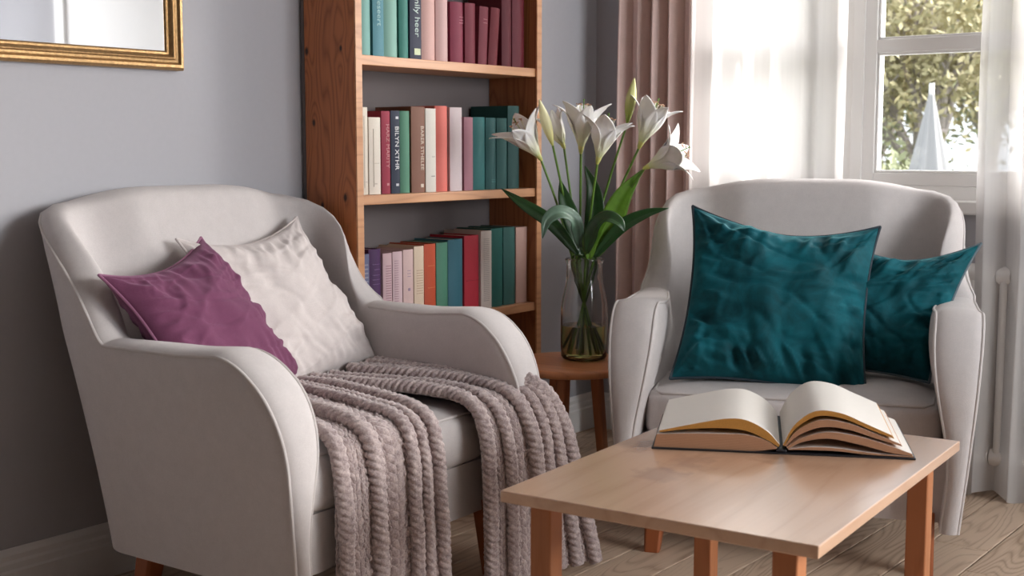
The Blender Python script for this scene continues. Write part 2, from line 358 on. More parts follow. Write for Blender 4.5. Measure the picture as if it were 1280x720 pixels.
# ------------------------------------------------------------------ mirror
def mirror():
    y0, y1, z0, z1 = 1.02, 2.175, 1.297, 2.15
    t = tag(empty('wall_mirror', (0, (y0+y1)/2, z0)), 'gilt framed mirror hanging on the grey wall above the left armchair', 'mirror')
    prof = [(0, .004), (0, .022), (.006, .03), (.014, .031), (.019, .024), (.025, .022), (.031, .025), (.036, .021), (.040, .013), (.046, .014), (.050, .008), (.050, .004)]
    mb = MB(); rings = []
    for (y, z, sy, sz) in ((y0, z0, 1, 1), (y1, z0, -1, 1), (y1, z1, -1, -1), (y0, z1, 1, -1)):
        rings.append([Vector((h, y+sy*d-t.location.y, z+sz*d-z0)) for d, h in prof])
    mb.grid(rings, closed_u=True, closed_v=True); mb.build('frame', M['gold'], t, bevel=.0015)
    g = MB(); g.box((.002, y0+.045-t.location.y, .045), (.008, y1-.045-t.location.y, z1-z0-.045)); g.build('mirror_glass', M['mirror'], t)
mirror()

# ------------------------------------------------------------------ bookcase
BC_Y0, BC_Y1, BC_D, BC_X0 = 2.607, 3.487, .212, .004
SH = [.06, .195, .576, .961, 1.357, 1.755, 2.05]
def bookcase():
    t = tag(empty('bookcase', (0, BC_Y0, 0)), 'tall orange pine bookcase with open shelves of books, standing against the left wall', 'bookcase')
    W = BC_Y1-BC_Y0
    s = MB(); s.box((.02, 0, 0), (.02+BC_D-.012, .024, 2.1)); s.build('side_panel', M['case_side'], t, bevel=.002)
    s = MB(); s.box((.02, W-.024, 0), (.02+BC_D-.012, W, 2.1)); s.build('side_panel', M['case'], t, bevel=.002)
    s = MB(); s.box((BC_D+.008, 0, 0), (BC_D+.014, .026, 2.1)); s.build('edge_strip', M['shelf'], t, bevel=.001)
    s = MB(); s.box((BC_D+.008, W-.026, 0), (BC_D+.014, W, 2.1)); s.build('edge_strip', M['shelf'], t, bevel=.001)
    for z in SH:
        s = MB(); s.box((.02, .0245, z-.028), (BC_D+.006, W-.0245, z)); s.build('shelf', M['shelf'], t, bevel=.002)
    s = MB(); s.box((.02, .025, 0), (.04, W-.025, .031)); s.build('plinth', M['case'], t)
    bk = MB(); bk.box((.0195-.012, .0, .05), (.0195, W, 2.1)); bk.build('back_panel', plain('grey_back_panel', srgb(104, 96, 96), .8, .05, 50), t)
bookcase()
_bm = {}
def cover_mat(rgb):
    if rgb not in _bm: _bm[rgb] = plain('book_cloth_%d_%d_%d' % rgb, srgb(*rgb), .62, .12, 350, .06)
    return _bm[rgb]
def text_mesh(body, size, mat, parent, loc, rot, name='spine_title', squeeze=1.0):
    c = bpy.data.curves.new('t', 'FONT'); c.body = body; c.size = size; c.extrude = .0003; c.align_x = 'CENTER'; c.align_y = 'CENTER'; c.resolution_u = 3
    o = bpy.data.objects.new('t', c); COL.objects.link(o); dg = bpy.context.evaluated_depsgraph_get()
    me = bpy.data.meshes.new_from_object(o.evaluated_get(dg)); bpy.data.objects.remove(o)
    me.materials.clear(); me.materials.append(mat); r = bpy.data.objects.new(name, me); COL.objects.link(r); r.parent = parent
    r.location = loc; r.rotation_euler = rot; r.scale = (squeeze, 1, 1); return r
def book(y, wd, h, z, rgb, label, group, depth=.15, front=.195, lean=0, marks=None, title=None, round_=.004, paper='page_edge_light'):
    """book standing on a shelf, spine towards +X"""
    t = tag(empty('book', (front-depth, y, z+.0005)), label, 'book', group); t.rotation_euler = (lean, 0, 0)
    th = .0028; wd -= .002; cm = cover_mat(rgb); mb = MB()
    n = 8; out = []; inn = []
    for k in range(n+1):
        a = -1+2*k/n; out.append((depth-round_*(a*a)+0, wd/2+a*wd/2)); inn.append((depth-round_*a*a-th, wd/2+a*(wd/2-th)))
    poly = [(0, 0)]+out+[(0, wd), (0, wd-th)]+inn[::-1]+[(0, th)]
    mb.loft([[Vector((px, py, zz)) for px, py in poly] for zz in (0, h)], cap=False)
    m = len(poly)
    # caps as quads strip (outer i <-> inner)
    O = list(range(0, n+3)); I = [m-1]+list(range(m-2, n+3, -1))+[n+3]
    I = [m-1]+[m-2-k for k in range(0, n+1)]+[n+3]
    for base in (0, m):
        for k in range(len(O)-1):
            mb.f.append((base+O[k], base+O[k+1], base+I[k+1], base+I[k])); mb.mi.append(0)
    mb.build('cover', cm, t, smooth=True, sharp=35)
    pg = MB(); pg.box((.003, th, .003), (depth-round_-th, wd-th, h-.004)); pg.build('pages', M[paper], t)
    if marks:
        mcol, spans = marks; s = MB()
        for (a, b, z0, z1) in spans:
            if len(spans) < 7: s = MB()
            s.box((depth-.0035, wd*a, h*z0), (depth+.0006, wd*b, h*z1))
            if len(spans) < 7: s.build('spine_print', cover_mat(mcol), t)
        if len(spans) >= 7: s.build('spine_print', cover_mat(mcol), t)
    if title:
        body, size, rgb2, zc, yc = title
        text_mesh(body, size, cover_mat(rgb2), t, (depth+.0006, wd*yc, h*zc), (0, PI/2, 0) if False else (PI/2, PI/2, PI/2))
    return t
def fine(a, b, z0, z1, n, f=.35):
    return [(a, b, z0+(z1-z0)*k/n, z0+(z1-z0)*(k+f)/n) for k in range(n)]
G1, G2, G3 = 'books on the top visible shelf', 'books on the middle shelf', 'books on the lower shelf'
tl = (112, 158, 150)
Z1, Z2, Z3 = SH[4], SH[3], SH[2]
# top visible shelf
book(2.655, .056, .25, Z1, (116, 165, 156), 'pale teal book at the left end of the top visible shelf', G1, round_=.01)
book(2.714, .047, .245, Z1, (70, 128, 140), 'blue-teal book with pale lettering on its spine, second from the left on the top shelf', G1, title=('lilleseert', .028, (150, 190, 190), .55, .5))
book(2.764, .062, .255, Z1, (128, 172, 158), 'widest pale green book between two darker teal ones on the top shelf', G1, round_=.012)
book(2.829, .041, .25, Z1, (52, 124, 112), 'darker green-teal book just left of the navy one on the top shelf', G1, round_=.008)
book(2.872, .053, .25, Z1, (24, 32, 58), 'navy book with white lettering and a cream block on its spine', G1, marks=((206, 214, 176), [(.3, .82, .055, .13)]), title=('ramily heer', .032, (190, 208, 200), .56, .55))
book(2.93, .065, .25, Z1, (206, 164, 156), 'wide pale pink book right of the navy one on the top shelf', G1, round_=.012)
book(2.998, .057, .245, Z1, (204, 168, 164), 'pale pink book touching the first burgundy book on the top shelf', G1, round_=.012)
book(3.066, .063, .186, Z1, (128, 36, 62), 'burgundy book with two small pale marks, leftmost of the burgundy row', G1, round_=.012, marks=((176, 110, 124), [(.5, .8, .75, .762), (.5, .8, .7, .71), (.5, .8, .655, .665)]))
book(3.134, .052, .188, Z1, (116, 28, 48), 'burgundy book second from the left in the burgundy row', G1, round_=.009)
book(3.197, .046, .184, Z1, (122, 44, 58), 'short faded burgundy book leaning slightly in the middle of the burgundy row', G1, round_=.008, lean=-.05, marks=((176, 120, 124), [(.3, .7, .78, .79), (.3, .7, .72, .728)]))
book(3.250, .048, .186, Z1, (110, 20, 34), 'short dark red book leaning most of the burgundy row', G1, round_=.01, lean=-.09)
book(3.322, .052, .238, Z1, (92, 14, 30), 'tall dark burgundy book, second from the right on the top shelf', G1, round_=.01)
book(3.378, .066, .25, Z1, (98, 12, 32), 'tall dark burgundy book at the right end of the top shelf', G1, round_=.01)
# middle shelf
ln = (196, 184, 168)
book(2.645, .044, .250, Z2, (218, 208, 192), 'tall cream book at the left end of the middle shelf', G2, marks=(ln, [(.55, .62, .08, .9), (.5, .85, .14, .15)]))
book(2.692, .050, .222, Z2, (226, 216, 202), 'shorter cream book beside the tall cream one on the middle shelf', G2, marks=(ln, [(.3, .36, .1, .85), (.3, .8, .4, .408), (.4, .6, .13, .145)]))
book(2.745, .038, .241, Z2, (148, 30, 58), 'crimson book with pale lettering on the middle shelf', G2, title=('HARZ MARITY', .020, (196, 140, 140), .58, .6), marks=((196, 140, 140), [(.5, .75, .1, .13)]))
book(2.785, .040, .243, Z2, (22, 34, 58), 'navy book with white capitals on its spine on the middle shelf', G2, title=('BILYN XTHR', .023, (226, 226, 226), .55, .55), marks=((210, 210, 215), [(.45, .75, .09, .12), (.45, .75, .9, .93)]))
book(2.828, .044, .243, Z2, (78, 132, 106), 'sage green book right of the navy book on the middle shelf', G2, round_=.008)
book(2.874, .063, .257, Z2, (118, 74, 54), 'brown book with pale lettering down its spine', G2, title=('BARER STHELEE', .019, (214, 196, 178), .52, .72), marks=((206, 190, 172), [(.62, .82, .06, .1)]))
book(2.939, .049, .253, Z2, (208, 202, 192), 'off-white book left of the coral one on the middle shelf', G2, marks=((140, 134, 130), [(.45, .8, .185, .195), (.55, .8, .42, .426)]))
book(2.991, .060, .262, Z2, (216, 108, 96), 'coral red book on the middle shelf', G2, round_=.012)
book(3.055, .060, .259, Z2, (208, 192, 194), 'pale lilac-grey book right of the coral one', G2, round_=.006)
book(3.122, .045, .23, Z2, (170, 116, 130), 'short mauve pink book next to the teal books on the middle shelf', G2)
book(3.170, .062, .231, Z2, (34, 112, 112), 'lightest teal book, leftmost of the teal set on the middle shelf', G2, round_=.008)
book(3.235, .054, .23, Z2, (30, 92, 92), 'dark teal book with tiny marks at its foot, second in the teal set', G2, round_=.008, marks=((70, 124, 124), [(.4, .8, .1, .115), (.4, .8, .13, .14)]))
book(3.292, .056, .23, Z2, (26, 84, 82), 'dark teal book third in the teal set on the middle shelf', G2, round_=.008)
book(3.352, .062, .271, Z2, (16, 72, 70), 'tallest dark teal book at the right end of the middle shelf', G2, depth=.165, round_=.008)
# lower shelf
book(2.645, .044, .213, Z3, (104, 106, 136), 'grey-blue book at the left end of the lower shelf', G3, marks=((150, 146, 160), fine(.3, .8, .1, .9, 14)))
book(2.691, .052, .225, Z3, (76, 42, 88), 'wide purple book with faint rings on the lower shelf', G3, round_=.01, marks=((116, 88, 130), [(.15, .85, .8, .806), (.3, .8, .73, .74), (.15, .85, .66, .666), (.15, .85, .6, .606), (.15, .85, .54, .546)]))
book(2.745, .040, .21, Z3, (204, 172, 176), 'pale pink book with fine ruled lines, next to the purple one', G3, marks=((150, 110, 120), fine(.25, .8, .08, .85, 22, .25)))
book(2.787, .044, .212, Z3, (208, 180, 184), 'pale pink book with a spine line, middle of three pink ones on the lower shelf', G3, marks=((164, 130, 138), fine(.15, .5, .3, .9, 18, .25)))
book(2.833, .047, .215, Z3, (210, 180, 176), 'pale pink book with small centred emblem, left of the cream one, lower shelf', G3, marks=((150, 128, 150), [(.4, .6, .42, .46), (.35, .65, .7, .708), (.35, .65, .66, .668), (.35, .65, .62, .628)]))
book(2.882, .046, .222, Z3, (218, 196, 172), 'cream book with ruled bands left of the orange one', G3, marks=((176, 144, 122), fine(.2, .8, .35, .7, 10, .2)+fine(.2, .8, .04, .15, 4, .2)))
book(2.931, .054, .226, Z3, (190, 76, 42), 'orange book on the lower shelf', G3, round_=.006, marks=((206, 120, 70), [(.2, .8, .7, .706), (.2, .8, .4, .406), (.2, .8, .07, .08), (.2, .8, .1, .11)]))
book(2.989, .056, .227, Z3, (76, 132, 108), 'sage green book right of the orange one on the lower shelf', G3, round_=.008)
book(3.048, .072, .233, Z3, (50, 106, 122), 'wide blue-teal book left of the red one on the lower shelf', G3, round_=.01)
book(3.123, .074, .241, Z3, (182, 36, 56), 'wide bright red book on the lower shelf', G3, round_=.006, marks=((150, 24, 44), [(.1, .9, .4, .406)]))
book(3.199, .056, .252, Z3, (212, 200, 192), 'off-white book with close ruled lines right of the red one', G3, depth=.16, front=.2, marks=((160, 148, 146), fine(.2, .7, .1, .92, 34, .25)))
book(3.258, .064, .257, Z3, (28, 100, 92), 'deep teal book left of another teal one on the lower shelf', G3, round_=.006)
book(3.325, .064, .258, Z3, (48, 98, 92), 'grey-teal book left of the beige end book on the lower shelf', G3, round_=.006)
book(3.392, .062, .255, Z3, (198, 160, 148), 'beige-pink book at the right end of the lower shelf', G3, round_=.005)

# ------------------------------------------------------------------ armchairs
def leg_mesh(p, q, r0, r1):
    """tapered leg with rounded-square section from p (top) to q (foot)"""
    mb = MB(); rings = []
    for t in (0, .3, .6, 1):
        c = Vector(p).lerp(Vector(q), t); r = lerp(r0, r1, t)
        rings.append([c+Vector((r*a, r*b, 0)) for a, b in ((1, .75), (.75, 1), (-.75, 1), (-1, .75), (-1, -.75), (-.75, -1), (.75, -1), (1, -.75))])
    mb.loft(rings); return mb
def armchair(name, label, group, loc, rz, inset=(.26, .26), ZB=.175):
    t = tag(empty(name, loc, rz), label, 'armchair', group)
    HW = .43; R = .105; F0 = .40; FB = -.235; LA = F0-(FB+R); LC = PI*R/2; LB = 2*(HW-R); LT = 2*LA+2*LC+LB
    def plan(s):
        """outer plan curve at the foot: returns point and outward normal; local +x is the front"""
        m = s > LT/2; q = LT-s if m else s
        if q <= LA: p = (F0-q, -HW); n = (0, -1)
        elif q <= LA+LC:
            a = (q-LA)/R; p = (FB+R-R*math.sin(a), -(HW-R)-R*math.cos(a)); n = (-math.sin(a), -math.cos(a))
        else: p = (FB, -(HW-R)+(q-LA-LC)); n = (-1, 0)
        if m: p = (p[0], -p[1]); n = (n[0], -n[1])
        return Vector((p[0], p[1], 0)), Vector((n[0], n[1], 0))
    def E(s, z, d):
        p, n = plan(s); hh = z-ZB
        bulge = .018*math.sin(PI*max(0, min(1, hh/.5)))
        lean = n.x*n.x*(.22*hh+.075*hh*hh)+n.y*n.y*(.10*hh-(inset[1] if n.y > 0 else inset[0])*max(0, z-.675)-(inset[1] if n.y > 0 else inset[0])*1.6*max(0, z-.80)**2)
        q = p+n*(lean-d)+Vector((0, 0, z))
        q.x += bulge*.3*(1 if s < .05 or s > LT-.05 else 0)
        return q
    def th(s, z):
        q = min(s, LT-s); a = .045+.08*sstep(.25, .62, z)-.03*sstep(LA-.25, LA, q)*sstep(.5, .62, z)-.0; b = .085+.035*sstep(LA+LC, LA+LC+.15, q)
        return lerp(a, b, sstep(LA-.1, LA+LC*.5, q))
    def top(s):
        q = min(s, LT-s)
        arm = .652-.010*sstep(.12, .3, q)
        r = sstep(LA-.015, LA+.165, q)
        back = .905+.062*math.sin(PI/2*max(0, min(1, (q-LA-.05)/.34)))
        return lerp(arm, back, r)
    # boundary of the outer panel in unrolled coordinates
    Bd = [(0, ZB)]+[(0, lerp(ZB, .44, k/8)) for k in range(1, 9)]+[(.17*(1-math.cos(PI/2*k/18)), .44+.212*math.sin(PI/2*k/18)) for k in range(1, 18)]; nb = len(Bd)
    ns = 70; Bd2 = Bd[1:]+[(lerp(.17, LT/2, k/ns), top(lerp(.17, LT/2, k/ns))) for k in range(ns+1)]
    half = [(0, ZB+.0)]+Bd2
    full = half+[(LT-s, z) for s, z in half[::-1][1:]]
    n = len(full); nh = len(half)
    # base parameter for each boundary point
    cum = [0]
    for i in range(1, n): cum.append(cum[-1]+math.dist(full[i], full[i-1]))
    base = []
    for i in range(n):
        j = min(i, n-1-i); s = full[j][0]
        if j < nb: sb = .17*(cum[j]/cum[nb])
        else: sb = s
        sb = max(sb, 0); base.append(sb if i == j else LT-sb)
    MR = 22
    def col(i, d_of):
        out = []
        for k in range(MR+1):
            f = k/MR; s = lerp(base[i], full[i][0], f); z = lerp(ZB, full[i][1], f); out.append(E(s, z, d_of(s, z)))
        return out
    def nrm2(i):
        a = full[max(i-1, 0)]; b = full[min(i+1, n-1)]; tx, tz = b[0]-a[0], b[1]-a[1]; L = math.hypot(tx, tz) or 1
        if i == 0: return (-1, 0)
        if i == n-1: return (1, 0)
        return (-tz/L, tx/L)
    BU = .032; K = 12
    def bandpt(i, a, extra=0):
        s, z = full[i]; nn = nrm2(i); T_ = th(s, z); d = T_/2*(1-math.copysign(abs(math.cos(a))**.88, math.cos(a))); b = BU*(max(0, math.sin(a))**.6)+extra
        if i in (0, n-1): nn = (nn[0], 0)
        q = E(s, z, d); zz = z+nn[1]*b; ss = s+nn[0]*b
        return E(ss, zz, d) if abs(nn[0]) < .999 or True else q
    rows = []
    for i in range(n):
        o_ = col(i, lambda s, z: 0.0); in_ = col(i, lambda s, z: th(s, z))
        band = [bandpt(i, PI*k/K) for k in range(1, K)]
        rows.append(o_+band+in_[::-1])
    mb = MB(); mb.grid(rows); body = mb.build('upholstered_shell', M['linen'], t, smooth=True, sharp=180)
    # piping along both edges
    ia = [i for i in range(n) if min(full[i][0], LT-full[i][0]) < LA-.03]; cut = len(ia)//2
    for a, idx in ((.42, range(n)), (PI-.42, ia[:cut]), (PI-.42, ia[cut:])):
        mp = MB(); pts = [bandpt(i, a, .0012) for i in idx]
        mp.tube(pts, .0040, 8); mp.build('piping', M['seam'], body, smooth=True)
    # base frame under the seat
    fr = MB(); ring = []
    for k in range(61):
        s = lerp(.045, LT-.045, k/60); p, nn = plan(s); ring.append(p-nn*.03)
    ring = [Vector((.340, ring[0].y, 0))]+ring+[Vector((.340, ring[-1].y, 0))]
    fr.loft([[p+Vector((0, 0, z)) for p in ring] for z in (ZB+.004, .312)])
    fr.build('seat_frame', M['linen'], t)
    # seat cushion
    def cushion_pt(u, v, wv):
        x0, x1, y0, y1, z0, z1 = -.12, .345, -HW+.035, HW-.035, .302, .445
        def se(a, e=5):
            return a
        c = Vector((u, v, wv)); m = max(abs(u), abs(v), abs(wv)); e = 7
        L = (abs(u)**e+abs(v)**e+abs(wv)**e)**(1/e); c = c/L
        x = lerp(x0, x1, (c.x+1)/2); y = lerp(y0, y1, (c.y+1)/2); z = lerp(z0, z1, (c.z+1)/2)
        if wv >= 1: z += .018*(1-u*u)*(1-v**4)+.004*noise.noise(Vector((x*6, y*6, 1)))
        if u >= 1: x += .012*(1-v**6)*(1-wv*wv)
        return Vector((x, y, z))
    cu = MB(); N = 28; lin = [-1+2*k/N for k in range(N+1)]
    for fn in (lambda a, b: (a, b, 1), lambda a, b: (a, b, -1), lambda a, b: (1, a, b), lambda a, b: (-1, a, b), lambda a, b: (a, 1, b), lambda a, b: (a, -1, b)):
        cu.grid([[cushion_pt(*fn(a, b)) for b in lin] for a in lin])
    me_o = cu.build('seat_cushion', M['linen'], t, smooth=True, sharp=180)
    bm = bmesh.new(); bm.from_mesh(me_o.data); bmesh.ops.remove_doubles(bm, verts=bm.verts[:], dist=1e-4); bmesh.ops.recalc_face_normals(bm, faces=bm.faces[:]); bm.to_mesh(me_o.data); bm.free()
    for wv in (.93, -.93):
        pp = MB(); pts = []
        for (a, b) in [(1, -.97+1.94*k/40) for k in range(41)]: pts.append(cushion_pt(1, b, wv)+Vector((.002, 0, .002*wv)))
        pts = [cushion_pt(.4, -1, wv), cushion_pt(.8, -1, wv)]+pts+[cushion_pt(.8, 1, wv), cushion_pt(.4, 1, wv)]
        pp.tube(pts, .0042, 8); pp.build('piping', M['seam'], me_o, smooth=True)
    for sx, sy in ((1, 1), (1, -1), (-1, 1), (-1, -1)):
        px = .33 if sx > 0 else -.12
        leg_mesh((px, sy*.345, ZB+.03), (px+sx*.015-(.03 if sx < 0 else 0), sy*.355, 0), .030, .021).build('leg', M['chair_leg'], t, bevel=.002)
    return t
GA = 'matching light grey armchairs'
LCH = Vector((.452, 2.148, 0)); armchair('armchair', 'light grey linen armchair with rounded arms under the throw, beside the left wall', GA, LCH, .045, (.24, .85))
RCH = Vector((1.215, 3.385, 0)); armchair('armchair', 'light grey linen armchair holding two teal cushions, in front of the window', GA, RCH, -PI/2+.37, (.42, .62), .135)

# ------------------------------------------------------------------ cushions
def cushion(name, label, cat, size, thick, mat, seam, origin, ex, ey, seed, pinch=.10, wr=1.0, sag=0, dip=0, shear=0, seam_r=.0035, corner=1.0, grp=None):
    """origin = centre, ex / ey = in-plane axes (made orthonormal)"""
    ex = Vector(ex).normalized(); ey = Vector(ey); ey = (ey-ex*ey.dot(ex)).normalized(); ez = ex.cross(ey)
    t = empty(name); tag(t, label, cat, grp); t.matrix_world = Matrix.Translation(Vector(origin)) @ Matrix((ex, ey, ez)).transposed().to_4x4()
    N = 110; a = size/2; off = Vector((seed*7.3, seed*3.1, 0))
    def P(u, v, sgn):
        px = a*u*(1-pinch*(1-abs(v)**2.2)*(abs(u)**1.5)); py = a*v*(1-pinch*(1-abs(u)**2.2)*(abs(v)**1.5))
        f = max(0, (1-abs(u)**2.4)*(1-abs(v)**2.4)); h = thick/2*(f**.55)
        wv = 0
        # edge gathers: ripples running inwards from each side
        for (e, s_, sd) in ((1-u, v, 1), (1+u, v, 2), (1-v, u, 3), (1+v, u, 4)):
            q = noise.noise(Vector((s_*4.2, sd*5, seed)))+.5*noise.noise(Vector((s_*10+e*1.5, sd*9, seed+3)))
            rg = (1-abs(noise.noise(Vector((s_*5.5+e*.8*sd, sd*7+e*.6, seed+8))))*3.2); rg = max(-.3, rg)
            wv += (q*.9+rg*.45)*math.exp(-(e/(.42+.2*noise.noise(Vector((s_*3, sd, seed)))))**1.5)*min(1, e/.05)*.024
        for cu_, cv_ in ((1, 1), (1, -1), (-1, 1), (-1, -1)):
            dx, dy = cu_-u, cv_-v; r = math.hypot(dx, dy); an = math.atan2(dy, dx)
            wv += math.sin(an*9+seed+r*1.5+noise.noise(Vector((an*2, r*3, seed)))*2)*math.exp(-r/.42)*min(1, r/.12)*.014
        nn = noise.noise(Vector((u*1.6, v*1.6, sgn*2))+off)*.014+noise.noise(Vector((u*3.6+.5*v, v*2.2, sgn*4))+off)*.010
        # a few long soft creases
        cr = 1-abs(noise.noise(Vector((u*1.3+v*2.1, v*1.0-u*.6, 9))+off))*5
        cr = max(0, cr)**2
        h2 = h+(wv+nn)*wr*min(1, f*3)*(thick/.16)-cr*.006*wr*min(1, f*2)
        h2 += .010*wr*max(0, 1-abs(noise.noise(Vector((u*1.1+v*.5, v*2.8-u*1.2, 3+sgn))+off))*7)*min(1, f*2)*(.5+.5*noise.noise(Vector((u*2, v*2, 5))+off)); z = sgn*max(h2, .0008)
        z += sag*(u*u+v*v)*.5-noise.noise(Vector((u*.9, v*.9, seed)))*.012
        px += shear*a*v; py -= dip*(1-abs(u)**1.6)*sstep(-.2, 1, v)
        return Vector((px, py, z))
    mb = MB(); lin = [math.sin(PI/2*(-1+2*k/N)*.96)/math.sin(PI/2*.96) for k in range(N+1)]
    mb.grid([[P(u, v, 1) for v in lin] for u in lin]); mb.grid([[P(u, v, -1) for v in lin] for u in lin], flip=True)
    o = mb.build('cushion_cover', mat, t, smooth=True, sharp=180, fix=False)
    bm = bmesh.new(); bm.from_mesh(o.data); bmesh.ops.remove_doubles(bm, verts=bm.verts[:], dist=.0019); bmesh.ops.recalc_face_normals(bm, faces=bm.faces[:]); bm.to_mesh(o.data); bm.free()
    edge = [(l, -1) for l in lin[:-1]]+[(1, l) for l in lin[:-1]]+[(l, 1) for l in lin[:0:-1]]+[(-1, l) for l in lin[:0:-1]]
    pp = MB(); pts = []
    for u, v in edge:
        p = (P(u, v, 1)+P(u, v, -1))/2; q = Vector((p.x, p.y, 0)).normalized()*.001; pts.append(p+q)
    pp.tube(pts, seam_r, 8, closed=True); pp.build('piping', seam, o, smooth=True)
    return t
GC = 'scatter cushions on the armchairs'
def from_corners(tl, tr, bl):
    tl, tr, bl = map(Vector, (tl, tr, bl)); return (tr+bl)/2, tr-tl, tl-bl
c, ex, ey = from_corners((.20, 1.70, .835), (.14, 2.00, .885), (.47, 1.80, .50))
cushion('cushion', 'mauve purple square cushion in the left armchair, leaning on its near arm', 'cushion', .43, .15, M['mauve'], M['mauve_seam'], (.375, 1.945, .672), (-.15, .41, .055), (-.27, -.14, .40), 1, wr=.8, dip=.025, grp=GC)
cushion('cushion', 'pale linen square cushion in the left armchair behind the mauve one', 'cushion', .47, .15, M['linen_pillow'], M['linen_pillow'], (.285, 2.265, .69), (-.06, .42, .03), (-.24, -.17, .40), 2, wr=.75, dip=.03, grp=GC)
cushion('cushion', 'larger teal velvet cushion in front, in the middle of the right armchair', 'cushion', .53, .18, M['teal'], M['teal_seam'], (1.20, 3.272, .668), (.47, .25, -.055), (-.005, .26, .41), 3, wr=1.35, dip=.035, seam_r=.0045, grp=GC)
cushion('cushion', 'teal velvet cushion tucked behind the larger one at the right arm', 'cushion', .415, .15, M['teal'], M['gray_seam'], (1.412, 3.475, .65), (.93, .29, -.03), (.04, .22, .40), 5, wr=1.4, dip=.045, shear=.26, seam_r=.004, grp=GC)

